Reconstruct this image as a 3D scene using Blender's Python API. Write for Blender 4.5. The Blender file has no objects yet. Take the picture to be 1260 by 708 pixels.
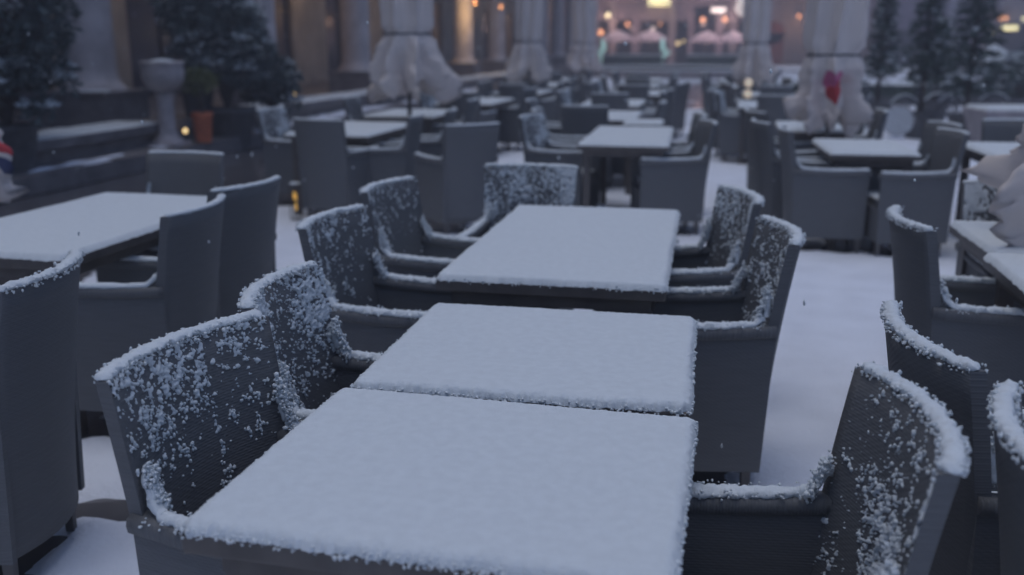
import bpy, bmesh, math, random
import numpy as np
from mathutils import Vector, Matrix
R = math.radians
random.seed(7)
sc = bpy.context.scene
COL = sc.collection

# ------------------------------------------------------------------ camera
cam_data = bpy.data.cameras.new('camera')
cam = bpy.data.objects.new('camera', cam_data)
COL.objects.link(cam)
cam.location = (0, 0, 1.55)
cam.rotation_euler = (R(90 - 14.335), 0, R(11.696))
cam_data.sensor_width = 36
cam_data.lens = 33.43
cam_data.clip_start = 0.05
cam_data.clip_end = 1000
cam_data.dof.use_dof = True
cam_data.dof.focus_distance = 2.25
cam_data.dof.aperture_fstop = 1.85
cam_data.dof.aperture_blades = 8
sc.camera = cam

# ------------------------------------------------------------------ world, sun, exposure
SUN_EL, SUN_ROT = 84, 250
world = bpy.data.worlds.new("World")
sc.world = world
world.use_nodes = True
wn = world.node_tree
bg = wn.nodes['Background']
sky = wn.nodes.new('ShaderNodeTexSky')
sky.sky_type = 'NISHITA'
sky.sun_disc = False
sky.sun_elevation = R(SUN_EL)
sky.sun_rotation = R(SUN_ROT)
sky.air_density = 1.0
sky.dust_density = 3.0
sky.ozone_density = 9.0
wn.links.new(sky.outputs[0], bg.inputs['Color'])
bg.inputs['Strength'].default_value = 0.15
sun_data = bpy.data.lights.new('sun', 'SUN')
sun_data.energy = 0.5
sun_data.angle = R(40)
sun_data.color = (0.98, 0.98, 0.90)
sun = bpy.data.objects.new('sun', sun_data)
COL.objects.link(sun)
_a = R(SUN_ROT)
_d = Vector((math.sin(_a) * math.cos(R(SUN_EL)), math.cos(_a) * math.cos(R(SUN_EL)), math.sin(R(SUN_EL))))
sun.rotation_euler = (-_d).to_track_quat('-Z', 'Y').to_euler()
sc.view_settings.view_transform = 'Standard'
sc.view_settings.look = 'None'
sc.view_settings.gamma = 1
sc.view_settings.use_curve_mapping = False
sc.view_settings.exposure = -0.30

# ------------------------------------------------------------------ noise
def _hash(ix, iy, iz, seed):
    h = (ix.astype(np.int64) * 374761393 + iy.astype(np.int64) * 668265263 + iz.astype(np.int64) * 2147483647 + seed * 974711) & 0xffffffff
    h = ((h ^ (h >> 13)) * 1274126177) & 0xffffffff
    h = ((h ^ (h >> 16)) * 2246822519) & 0xffffffff
    return ((h ^ (h >> 15)) & 0xffffff) / float(0xffffff)

def vnoise(p, seed=0):
    p = np.asarray(p, float)
    i = np.floor(p).astype(np.int64); f = p - i; f = f * f * (3 - 2 * f)
    out = 0
    for dx in (0, 1):
        for dy in (0, 1):
            for dz in (0, 1):
                w = (f[:, 0] if dx else 1 - f[:, 0]) * (f[:, 1] if dy else 1 - f[:, 1]) * (f[:, 2] if dz else 1 - f[:, 2])
                out = out + w * _hash(i[:, 0] + dx, i[:, 1] + dy, i[:, 2] + dz, seed)
    return out * 2 - 1

def fbm(p, seed=0, octaves=3):
    p = np.asarray(p, float); s = 0; a = 1; t = 0
    for o in range(octaves):
        s = s + a * vnoise(p * (2.03 ** o), seed + o * 17); t += a; a *= .5
    return s / t

# ------------------------------------------------------------------ materials
MATS = {}
def mat(name, color, rough=.7, noise=0.0, nscale=8.0, bump=0.0, bscale=60.0, spec=.5, metal=0.0, color2=None, emit=None, estr=0.0, alpha_t=0.0):
    m = bpy.data.materials.new(name); m.use_nodes = True
    nt = m.node_tree; b = nt.nodes['Principled BSDF']
    b.inputs['Roughness'].default_value = rough
    b.inputs['Metallic'].default_value = metal
    b.inputs['Specular IOR Level'].default_value = spec
    c = tuple(color) + (1,)
    b.inputs['Base Color'].default_value = c
    tc = nt.nodes.new('ShaderNodeTexCoord')
    if noise > 0 or color2:
        n = nt.nodes.new('ShaderNodeTexNoise'); n.inputs['Scale'].default_value = nscale; n.inputs['Detail'].default_value = 6
        nt.links.new(tc.outputs['Object'], n.inputs['Vector'])
        r = nt.nodes.new('ShaderNodeValToRGB')
        c2 = color2 or tuple(min(1, x * (1 + noise)) for x in color)
        c1 = color if color2 else tuple(x * (1 - noise) for x in color)
        r.color_ramp.elements[0].color = tuple(c1) + (1,); r.color_ramp.elements[1].color = tuple(c2) + (1,)
        r.color_ramp.elements[0].position = .35; r.color_ramp.elements[1].position = .65
        nt.links.new(n.outputs['Fac'], r.inputs['Fac']); nt.links.new(r.outputs[0], b.inputs['Base Color'])
    if bump > 0:
        n2 = nt.nodes.new('ShaderNodeTexNoise'); n2.inputs['Scale'].default_value = bscale; n2.inputs['Detail'].default_value = 5
        nt.links.new(tc.outputs['Object'], n2.inputs['Vector'])
        bp = nt.nodes.new('ShaderNodeBump'); bp.inputs['Strength'].default_value = bump; bp.inputs['Distance'].default_value = .01
        nt.links.new(n2.outputs['Fac'], bp.inputs['Height']); nt.links.new(bp.outputs[0], b.inputs['Normal'])
    if emit:
        b.inputs['Emission Color'].default_value = tuple(emit) + (1,); b.inputs['Emission Strength'].default_value = estr
    MATS[name] = m
    return m

SNOW = mat('snow', (.69, .73, .75), rough=.95, noise=.03, nscale=40, bump=.22, bscale=200, spec=.15)
SNOWG = mat('snow_ground', (.80, .83, .90), rough=.95, noise=.05, nscale=3, bump=.8, bscale=45, spec=.15)
WOOD = mat('dark_table', (.11, .095, .085), rough=.45, noise=.15, nscale=12, bump=.15, bscale=40)
LEGM = mat('dark_metal', (.12, .11, .105), rough=.45, metal=.0)
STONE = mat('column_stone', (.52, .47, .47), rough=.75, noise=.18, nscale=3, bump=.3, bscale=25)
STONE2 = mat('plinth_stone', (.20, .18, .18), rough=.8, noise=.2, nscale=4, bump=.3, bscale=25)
URN = mat('urn_stone', (.50, .45, .45), rough=.8, noise=.15, nscale=9, bump=.3, bscale=40)
WALLD = mat('arcade_wall', (.42, .36, .29), rough=.8, noise=.2, nscale=1.5, bump=.2, bscale=12)
TERR = mat('terracotta', (.72, .19, .08), rough=.7, noise=.15, nscale=14)
POTD = mat('dark_pot', (.10, .10, .105), rough=.6, noise=.2, nscale=9)
CONC = mat('planter_concrete', (.33, .30, .31), rough=.8, noise=.15, nscale=5, bump=.2, bscale=30)
WET = mat('wet_paving', (.10, .095, .10), rough=.13, noise=.3, nscale=2.5, bump=.06, bscale=14)
STEP = mat('step_stone', (.16, .15, .155), rough=.45, noise=.25, nscale=4, bump=.2, bscale=20)
BARK = mat('bark', (.085, .07, .06), rough=.9, noise=.3, nscale=20, bump=.5, bscale=50)
LEAF = mat('conifer_needles', (.06, .10, .085), rough=.6, noise=.35, nscale=5)
LEAF2 = mat('laurel_leaves', (.09, .12, .12), rough=.45, noise=.35, nscale=5)
LEAF3 = mat('yellow_green_leaves', (.13, .15, .05), rough=.5, noise=.3, nscale=9)
PINK = mat('pink_render', (.34, .27, .30), rough=.85, noise=.08, nscale=.6)
TAN = mat('ochre_render', (.36, .29, .26), rough=.85, noise=.08, nscale=.6)
VIOL = mat('dark_brick', (.27, .22, .26), rough=.85, noise=.12, nscale=.8)
GREYB = mat('grey_render', (.36, .33, .36), rough=.85, noise=.1, nscale=.8)
TRIM = mat('stone_trim', (.42, .34, .34), rough=.8, noise=.08, nscale=2)
GLASS = mat('window_glass', (.05, .05, .07), rough=.12)
GLIT = mat('lit_window', (.3, .2, .1), rough=.3, emit=(1, .50, .22), estr=.035)
DOOR = mat('red_door', (.28, .08, .05), rough=.5)
BRONZE = mat('lantern_metal', (.08, .075, .07), rough=.4, metal=.6)
BULBW = mat('warm_bulb', (.9, .7, .4), emit=(1, .72, .35), estr=1.9)
BULBO = mat('orange_bulb', (.9, .5, .3), emit=(1, .42, .18), estr=1.7)
BULBY = mat('pale_yellow_bulb', (.9, .9, .6), emit=(1, .90, .50), estr=1.2)
BULBP = mat('pale_bulb', (.9, .85, .8), emit=(1, .88, .82), estr=.8)
TURQ = mat('turquoise_tube', (.5, .8, .75), emit=(.50, .80, .75), estr=.7)
FROST = mat('frosted_globe', (.62, .66, .78), rough=.4)
METAL = mat('bike_metal', (.10, .10, .12), rough=.4, metal=.5)
RUBBER = mat('rubber', (.05, .05, .05), rough=.8)
PALEC = mat('far_canopy', (.80, .70, .72), rough=.85)
ROPE = mat('strap', (.16, .15, .15), rough=.8)
HEDGE = mat('hedge_leaves', (.05, .075, .055), rough=.7, noise=.3, nscale=3)

def weave_mat(name, c):
    m = mat(name, c, rough=.65, spec=.35)
    nt = m.node_tree; b = nt.nodes['Principled BSDF']
    uv = nt.nodes.new('ShaderNodeUVMap'); uv.uv_map = 'UVMap'
    sx = nt.nodes.new('ShaderNodeSeparateXYZ'); nt.links.new(uv.outputs[0], sx.inputs[0])
    def mth(op, a, bb=None):
        n = nt.nodes.new('ShaderNodeMath'); n.operation = op
        for i, v in enumerate((a, bb)):
            if v is None: continue
            if isinstance(v, (int, float)): n.inputs[i].default_value = v
            else: nt.links.new(v, n.inputs[i])
        return n.outputs[0]
    # horizontal strands 9 mm high woven over uprights every 22 mm
    row = mth('MULTIPLY', sx.outputs[1], 1 / .0065)
    colu = mth('MULTIPLY', sx.outputs[0], 1 / .011)
    hs = mth('ABSOLUTE', mth('SINE', mth('MULTIPLY', row, math.pi)))
    ph = mth('MULTIPLY', mth('MODULO', mth('FLOOR', row), 2), math.pi)
    over = mth('SINE', mth('ADD', mth('MULTIPLY', colu, math.pi), ph))
    hgt = mth('MULTIPLY', hs, mth('ADD', mth('MULTIPLY', over, .45), .6))
    bp = nt.nodes.new('ShaderNodeBump'); bp.inputs['Strength'].default_value = .4; bp.inputs['Distance'].default_value = .0022
    nt.links.new(hgt, bp.inputs['Height']); nt.links.new(bp.outputs[0], b.inputs['Normal'])
    # strands vary a little in tone
    n = nt.nodes.new('ShaderNodeTexNoise'); n.inputs['Scale'].default_value = 30
    mp = nt.nodes.new('ShaderNodeMapping'); mp.inputs['Scale'].default_value = (.3, 6, 1)
    nt.links.new(uv.outputs[0], mp.inputs[0]); nt.links.new(mp.outputs[0], n.inputs['Vector'])
    r = nt.nodes.new('ShaderNodeValToRGB')
    r.color_ramp.elements[0].position = .3; r.color_ramp.elements[1].position = .7
    r.color_ramp.elements[0].color = tuple(x * .92 for x in c) + (1,); r.color_ramp.elements[1].color = tuple(x * 1.08 for x in c) + (1,)
    nt.links.new(n.outputs['Fac'], r.inputs['Fac']); nt.links.new(r.outputs[0], b.inputs['Base Color'])
    return m
WEAVE = weave_mat('dark_rattan', (.142, .144, .148))

def canopy_mat(name, patches):
    """beige cloth; patches = list of (u0, v0, ru, rv, colour) flat prints in canopy UV space"""
    base = (.78, .70, .66)
    m = mat(name, base, rough=.85, bump=.6, bscale=9)
    nt = m.node_tree; b = nt.nodes['Principled BSDF']
    tc = nt.nodes.new('ShaderNodeTexCoord')
    wv = nt.nodes.new('ShaderNodeTexNoise'); wv.inputs['Scale'].default_value = 2.2
    nt.links.new(tc.outputs['Object'], wv.inputs['Vector'])
    r = nt.nodes.new('ShaderNodeValToRGB')
    r.color_ramp.elements[0].color = (base[0] * .82, base[1] * .82, base[2] * .82, 1)
    r.color_ramp.elements[1].color = (base[0] * 1.1, base[1] * 1.1, base[2] * 1.1, 1)
    nt.links.new(wv.outputs['Fac'], r.inputs['Fac'])
    cur = r.outputs[0]
    uv = nt.nodes.new('ShaderNodeUVMap'); uv.uv_map = 'UVMap'
    nz = nt.nodes.new('ShaderNodeTexNoise'); nz.inputs['Scale'].default_value = 5; nz.inputs['Detail'].default_value = 2
    nt.links.new(uv.outputs[0], nz.inputs['Vector'])
    for (u0, v0, ru, rv, c) in patches:
        sub = nt.nodes.new('ShaderNodeVectorMath'); sub.operation = 'SUBTRACT'; sub.inputs[1].default_value = (u0, v0, 0)
        nt.links.new(uv.outputs[0], sub.inputs[0])
        mul = nt.nodes.new('ShaderNodeVectorMath'); mul.operation = 'MULTIPLY'; mul.inputs[1].default_value = (1 / ru, 1 / rv, 0)
        nt.links.new(sub.outputs[0], mul.inputs[0])
        ln = nt.nodes.new('ShaderNodeVectorMath'); ln.operation = 'LENGTH'; nt.links.new(mul.outputs[0], ln.inputs[0])
        ad = nt.nodes.new('ShaderNodeMath'); ad.operation = 'ADD'; nt.links.new(ln.outputs['Value'], ad.inputs[0]); nt.links.new(nz.outputs['Fac'], ad.inputs[1])
        lt = nt.nodes.new('ShaderNodeMath'); lt.operation = 'LESS_THAN'; lt.inputs[1].default_value = 1.45; nt.links.new(ad.outputs[0], lt.inputs[0])
        mx = nt.nodes.new('ShaderNodeMix'); mx.data_type = 'RGBA'; nt.links.new(lt.outputs[0], mx.inputs['Factor'])
        nt.links.new(cur, mx.inputs['A']); mx.inputs['B'].default_value = tuple(c) + (1,)
        cur = mx.outputs['Result']
    nt.links.new(cur, b.inputs['Base Color'])
    return m
CAN_PLAIN = canopy_mat('canopy_cloth', [])

# ------------------------------------------------------------------ mesh helpers
def mesh(name, verts, faces, m, smooth=False, uvs=None):
    me = bpy.data.meshes.new(name)
    me.from_pydata([tuple(map(float, v)) for v in verts] if not isinstance(verts, np.ndarray) else verts.tolist(), [], faces if isinstance(faces, list) else faces.tolist())
    if m: me.materials.append(m)
    if smooth: me.polygons.foreach_set('use_smooth', [True] * len(me.polygons))
    if uvs is not None:
        ul = me.uv_layers.new(name='UVMap')
        li = np.empty(len(me.loops), dtype=np.int32); me.loops.foreach_get('vertex_index', li)
        ul.data.foreach_set('uv', np.asarray(uvs, float)[li].ravel())
    me.update()
    return me

def link(name, me, parent=None, loc=(0, 0, 0), rz=0):
    o = bpy.data.objects.new(name, me); COL.objects.link(o)
    o.location = loc; o.rotation_euler = (0, 0, rz)
    if parent: o.parent = parent
    return o

def thing(name, label, cat, loc=(0, 0, 0), rz=0, group=None, me=None):
    o = bpy.data.objects.new(name, me); COL.objects.link(o)
    o.location = loc; o.rotation_euler = (0, 0, rz)
    o['label'] = label; o['category'] = cat
    if group: o['group'] = group
    return o

def copy_tree(o, parent=None):
    c = o.copy(); COL.objects.link(c)
    if parent: c.parent = parent
    for ch in list(o.children): copy_tree(ch, c)
    return c

class MB:
    """collects shapes into one mesh"""
    def __init__(s): s.v = []; s.f = []; s.n = 0
    def add(s, v, f):
        v = np.asarray(v, float); s.v.append(v); s.f += [[i + s.n for i in q] for q in f]; s.n += len(v); return s
    def box(s, c, d, bev=0.0, rz=0.0, taper=1.0):
        x, y, z = d[0] / 2, d[1] / 2, d[2] / 2
        if bev <= 0:
            v = np.array([(-x * taper, -y * taper, -z), (x * taper, -y * taper, -z), (x * taper, y * taper, -z), (-x * taper, y * taper, -z), (-x, -y, z), (x, -y, z), (x, y, z), (-x, y, z)])
            f = [[0, 3, 2, 1], [4, 5, 6, 7], [0, 1, 5, 4], [1, 2, 6, 5], [2, 3, 7, 6], [3, 0, 4, 7]]
        else:
            bm = bmesh.new(); bmesh.ops.create_cube(bm, size=1)
            for w in bm.verts:
                t = taper if w.co.z < 0 else 1
                w.co = Vector((w.co.x * d[0] * t, w.co.y * d[1] * t, w.co.z * d[2]))
            bmesh.ops.bevel(bm, geom=list(bm.edges), offset=bev, segments=2, affect='EDGES', profile=.6)
            bm.verts.index_update()
            v = np.array([w.co[:] for w in bm.verts]); f = [[w.index for w in q.verts] for q in bm.faces]; bm.free()
        if rz:
            a = math.cos(rz); b = math.sin(rz); v = v @ np.array([[a, b, 0], [-b, a, 0], [0, 0, 1]])
        return s.add(v + np.array(c), f)
    def lathe(s, prof, c=(0, 0, 0), n=24, fold=None):
        rings = []
        for (r, z) in prof:
            a = np.arange(n) * 2 * math.pi / n
            rings.append(np.stack([c[0] + r * np.cos(a), c[1] + r * np.sin(a), np.full(n, c[2] + z)], 1))
        v = np.concatenate(rings); f = []
        for k in range(len(prof) - 1):
            for i in range(n):
                j = (i + 1) % n; f.append([k * n + i, k * n + j, (k + 1) * n + j, (k + 1) * n + i])
        f.append(list(range(n))[::-1]); f.append([(len(prof) - 1) * n + i for i in range(n)])
        return s.add(v, f)
    def tube(s, pts, r, n=8):
        pts = np.asarray(pts, float); rr = r if hasattr(r, '__len__') else [r] * len(pts); vs = []
        for k, p in enumerate(pts):
            t = pts[min(k + 1, len(pts) - 1)] - pts[max(k - 1, 0)]; t = t / (np.linalg.norm(t) + 1e-9)
            u = np.cross(t, (0, 0, 1)) if abs(t[2]) < .9 else np.cross(t, (1, 0, 0)); u /= np.linalg.norm(u); w = np.cross(t, u)
            for i in range(n):
                a = 2 * math.pi * i / n; vs.append(p + rr[k] * (math.cos(a) * u + math.sin(a) * w))
        f = []
        for k in range(len(pts) - 1):
            for i in range(n):
                j = (i + 1) % n; f.append([k * n + i, k * n + j, (k + 1) * n + j, (k + 1) * n + i])
        f.append(list(range(n))[::-1]); f.append([(len(pts) - 1) * n + i for i in range(n)])
        return s.add(np.array(vs), f)
    def mesh(s, name, m, smooth=False):
        return mesh(name, np.concatenate(s.v), s.f, m, smooth)

_ico = None
def ico_vf():
    global _ico
    if _ico is None:
        bm = bmesh.new(); bmesh.ops.create_icosphere(bm, subdivisions=1, radius=1)
        bm.verts.index_update()
        _ico = (np.array([v.co[:] for v in bm.verts]), np.array([[v.index for v in f.verts] for f in bm.faces])); bm.free()
    return _ico
def blobs(centers, radii, squash=.8, seed=0):
    """many small lumpy grains -> verts, faces"""
    V, F = ico_vf(); rng = np.random.RandomState(seed)
    c = np.asarray(centers, float); r = np.asarray(radii, float)
    if len(c) == 0: return np.zeros((0, 3)), np.zeros((0, 3), int)
    j = 1 + .42 * (rng.rand(len(c), len(V)) - .5) * 2
    v = c[:, None, :] + V[None] * j[:, :, None] * r[:, None, None] * (rng.uniform(.65, 1.35, (len(c), 1, 3)) * np.array([1, 1, squash]))
    f = F[None] + (np.arange(len(c)) * len(V))[:, None, None]
    return v.reshape(-1, 3), f.reshape(-1, 3)

def grid_faces(nu, nv, off=0, flip=False):
    i = np.arange(nu - 1)[:, None]; j = np.arange(nv - 1)[None]
    a = i * nv + j
    q = np.stack([a, a + nv, a + nv + 1, a + 1], -1).reshape(-1, 4) + off
    return q[:, ::-1] if flip else q

# ------------------------------------------------------------------ chair geometry
ZB, ZT, ARM = .13, .925, .655
def back_xy(u, t):
    """inner face of the backrest: u -1..1 across, t 0..1 up"""
    hw = .222 + .026 * t + .004 * np.sin(t * 3)
    x = -.215 - .088 * np.power(t, 1.7) - .058 * (1 - u * u)
    return x, u * hw
TH = .034
def back_mesh():
    nu, nv = 19, 15
    U, T = np.meshgrid(np.linspace(-1, 1, nu), np.linspace(0, 1, nv), indexing='ij')
    x, y = back_xy(U, T); z = ZB + (ZT - ZB) * T
    inn = np.stack([x, y, z], -1).reshape(-1, 3)
    out = np.stack([x - TH, y * 1.0, z], -1).reshape(-1, 3)
    v = np.concatenate([inn, out]); n = nu * nv
    f = grid_faces(nu, nv).tolist() + grid_faces(nu, nv, n, True).tolist()
    for i in range(nu - 1):
        a, b = i * nv, (i + 1) * nv; f += [[a, a + n, b + n, b], [a + nv - 1, b + nv - 1, b + nv - 1 + n, a + nv - 1 + n]]
    for j in range(nv - 1):
        a = j; b = (nu - 1) * nv + j; f += [[a, a + 1, a + 1 + n, a + n], [b, b + n, b + n + 1, b + 1]]
    uv = np.stack([y.ravel(), z.ravel()], 1); uv = np.concatenate([uv, uv])
    me = mesh('backrest', v, f, WEAVE, False, uv)
    for p in me.polygons: p.use_smooth = p.index < 2 * (nu - 1) * (nv - 1)
    return me
def box_uv(name, c, d, bev, m=None, axis=0):
    b = MB().box(c, d, bev); v = np.concatenate(b.v)
    uv = np.stack([v[:, axis], v[:, 2]], 1)
    return mesh(name, v, b.f, m or WEAVE, False, uv)
def side_mesh(s):
    y0 = s * .232; th = .026
    pts = [(-.262, .0 + ZB), (.255, ZB), (.262, ARM - .03), (-.285, ARM - .03)]
    v = [(x, y0 - th / 2, z) for x, z in pts] + [(x, y0 + th / 2, z) for x, z in pts]
    f = [[0, 1, 2, 3], [7, 6, 5, 4], [0, 4, 5, 1], [1, 5, 6, 2], [2, 6, 7, 3], [3, 7, 4, 0]]
    return mesh('side_panel', np.array(v), f, WEAVE, False, np.array([(q[0], q[2]) for q in v]))
def arm_mesh(s):
    xs = np.linspace(-.285, .275, 12); v = []; n = 10; f = []
    for x in xs:
        k = (x + .285) / .56
        zc = ARM - .022 - .012 * math.sin(k * math.pi) - (.012 if k > .97 else 0)
        w = .027 if k < .97 else .02
        for i in range(n):
            a = 2 * math.pi * i / n; ca, sa = math.cos(a), math.sin(a)
            v.append((x, s * .234 + w * math.copysign(abs(ca) ** .6, ca), zc + .021 * math.copysign(abs(sa) ** .6, sa)))
    for k in range(11):
        for i in range(n): j = (i + 1) % n; f.append([k * n + i, k * n + j, (k + 1) * n + j, (k + 1) * n + i])
    f.append(list(range(n))[::-1]); f.append([11 * n + i for i in range(n)])
    return mesh('armrest', np.array(v), f, WEAVE, True, np.array([(q[1] * 1, q[0]) for q in v]))
ME = {'back': back_mesh(), 'seat': box_uv('seat', (-.02, 0, .415), (.50, .436, .05), .012, axis=1),
      'front': box_uv('front_panel', (.243, 0, .262), (.024, .434, .252), 0, axis=1),
      'side-1': side_mesh(-1), 'side1': side_mesh(1), 'arm-1': arm_mesh(-1), 'arm1': arm_mesh(1),
      'leg': MB().box((0, 0, .071), (.034, .034, .142), .004, taper=.8).mesh('leg', LEGM)}

def cap(path, side, w, h, seed, nsec=12, rough=.35, freq=90, step=.004, taper=.02):
    """lumpy ridge of snow lying along a path; side = horizontal unit vector(s) across it"""
    path = np.asarray(path, float)
    seg = np.linalg.norm(np.diff(path, axis=0), axis=1); L = np.concatenate([[0], np.cumsum(seg)])
    n = max(6, int(L[-1] / step)); s = np.linspace(0, L[-1], n)
    P = np.stack([np.interp(s, L, path[:, k]) for k in range(3)], 1)
    T = np.gradient(P, axis=0); T /= np.linalg.norm(T, axis=1)[:, None]
    if side is None:
        S = np.cross(T, (0, 0, 1.0))
    else:
        S = np.tile(np.asarray(side, float), (n, 1))
    S /= np.linalg.norm(S, axis=1)[:, None]; N = np.cross(S, T); N[N[:, 2] < -.3] *= -1
    end = np.minimum(s, L[-1] - s); tp = np.clip(end / taper, 0, 1) ** .5
    th = np.linspace(R(-35), R(215), nsec)
    big = 1 + .20 * fbm(np.stack([s * 30, s * 0, s * 0 + seed], 1), seed)
    V = np.empty((n, nsec, 3))
    hw = w if hasattr(w, '__len__') else np.full(n, w)
    if hasattr(w, '__len__'): hw = np.interp(s / L[-1], np.linspace(0, 1, len(w)), w)
    base = P[:, None] + S[:, None] * (np.cos(th)[None, :, None] * hw[:, None, None]) + N[:, None] * (np.maximum(np.sin(th), -.35)[None, :, None] * h * big[:, None, None])
    nz = fbm(base.reshape(-1, 3) * freq, seed + 3, 3).reshape(n, nsec)
    k = (1 + rough * nz) * tp[:, None]
    V = P[:, None] + (base - P[:, None]) * k[:, :, None] + N[:, None] * .001
    return V.reshape(-1, 3), grid_faces(n, nsec, flip=True)

def join(parts, name, m=None, smooth=True):
    v = []; f = []; o = 0
    for a, b in parts:
        if len(a) == 0: continue
        v.append(a); f += (np.asarray(b) + o).tolist(); o += len(a)
    return mesh(name, np.concatenate(v), f, m or SNOW, smooth)

def speck_patch(seed, amount, step, style):
    """snow stuck in the weave on the inner face of the backrest: raised blotches"""
    nu = int(.5 / step); nv = int((ZT - .40) / step)
    U, Z = np.meshgrid(np.linspace(-.985, .985, nu), np.linspace(.40, ZT, nv), indexing='ij')
    T = (Z - ZB) / (ZT - ZB)
    x, y = back_xy(U, T)
    p = np.stack([y.ravel(), Z.ravel(), np.full(U.size, seed * 3.1)], 1)
    n = fbm(p * np.array([80, 70, 1]), seed, 3) * .75 + .6 * fbm(p * np.array([210, 210, 1]), seed + 5, 2)
    cl = fbm(p * np.array([9, 7, 1]), seed + 9, 2)
    u = U.ravel(); t = T.ravel()
    if style == 'top':       # thick near the top edge, thinning downward
        bias = -.60 + .50 * np.clip((t - .50) / .48, 0, 1) + .20 * np.clip((t - .93) / .07, 0, 1) - .8 * np.clip(np.abs(u) - .72, 0, 1) - .25 * np.clip(u - .1, 0, 1)
    elif style == 'band':    # scattered along a band down the middle
        bias = -.62 + .40 * np.exp(-((u - .05 + (t - .6) * .5) / .38) ** 2) * np.clip((.97 - t) * 3, 0, 1) + .14 * np.clip((.75 - t) * 3, 0, 1) * np.exp(-((u) / .35) ** 2)
    elif style == 'heavy':
        bias = -.28 + .30 * np.clip((t - .6) / .4, 0, 1) + .16 * np.abs(u)
    else:                    # light
        bias = -.66 + .28 * np.clip((t - .6) / .4, 0, 1)
    if style == 'band':      # flakes caught strand by strand
        n = n + .22 * np.sin(p[:, 1] / .009 * 2 * math.pi) * np.sin(p[:, 0] / .011 * math.pi)
    f = n + .55 * cl + bias + amount
    # let go near the lower end behind the arm rests
    f -= np.clip((.5 - t) * 4, 0, .6)
    h = np.clip(f, -.05, 1.0)
    hh = np.where(h > 0, .0012 + .009 * np.power(np.maximum(h, 0), .6), -.004)
    hh += (h > 0) * .0015 * vnoise(p * 320, seed + 30)
    V = np.stack([x.ravel() + hh, y.ravel(), Z.ravel()], 1)
    F = grid_faces(nu, nv)
    keep = (h[F] > 0).any(1)
    F = F[keep]
    used = np.unique(F); re = np.full(len(V), -1); re[used] = np.arange(len(used))
    return V[used], re[F]

def flecks(seed, style, count):
    """loose flakes and little clumps caught in the weave"""
    rng = np.random.RandomState(seed + 200); C = []; S = []
    tries = 0
    while len(S) < count and tries < count * 40:
        tries += 1
        u, z = rng.uniform(-.95, .95), rng.uniform(.42, ZT - .004); t = (z - ZB) / (ZT - ZB)
        if style == 'band': w = .95 * math.exp(-((u - .0 + (t - .7) * .5) / .46) ** 2) * (1.1 if t < .96 else .2)
        elif style == 'top': w = max(.0, (t - .42) / .5) * (1 - .55 * max(0, u)) * (1 if abs(u) < .86 else .4)
        elif style == 'heavy': w = .9
        else: w = max(.05, (t - .5) / .5) * .8
        cl = vnoise(np.array([[u * 5, z * 16, seed]]), seed)[0]
        if rng.rand() > w * (.45 + .8 * max(0, cl + .25)) * (.7 if style == 'band' else 1): continue
        k = 1 if rng.rand() < .62 else int(rng.exponential(2.2 if style == 'band' else 5)) + 2
        k = min(k, 16); sp = .0022 * k ** .5
        for _ in range(k):
            uu = u + rng.randn() * sp / .24 * .9; zz = z + rng.randn() * sp * 1.5
            if abs(uu) > .98 or zz > ZT: continue
            tt = (zz - ZB) / (ZT - ZB); x, y = back_xy(uu, tt)
            C.append((x + .001, y, zz)); S.append(rng.uniform(.0015, .0032) if k == 1 else rng.uniform(.0022, .0048))
    return blobs(np.array(C), np.array(S), 1.1, seed)

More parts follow.
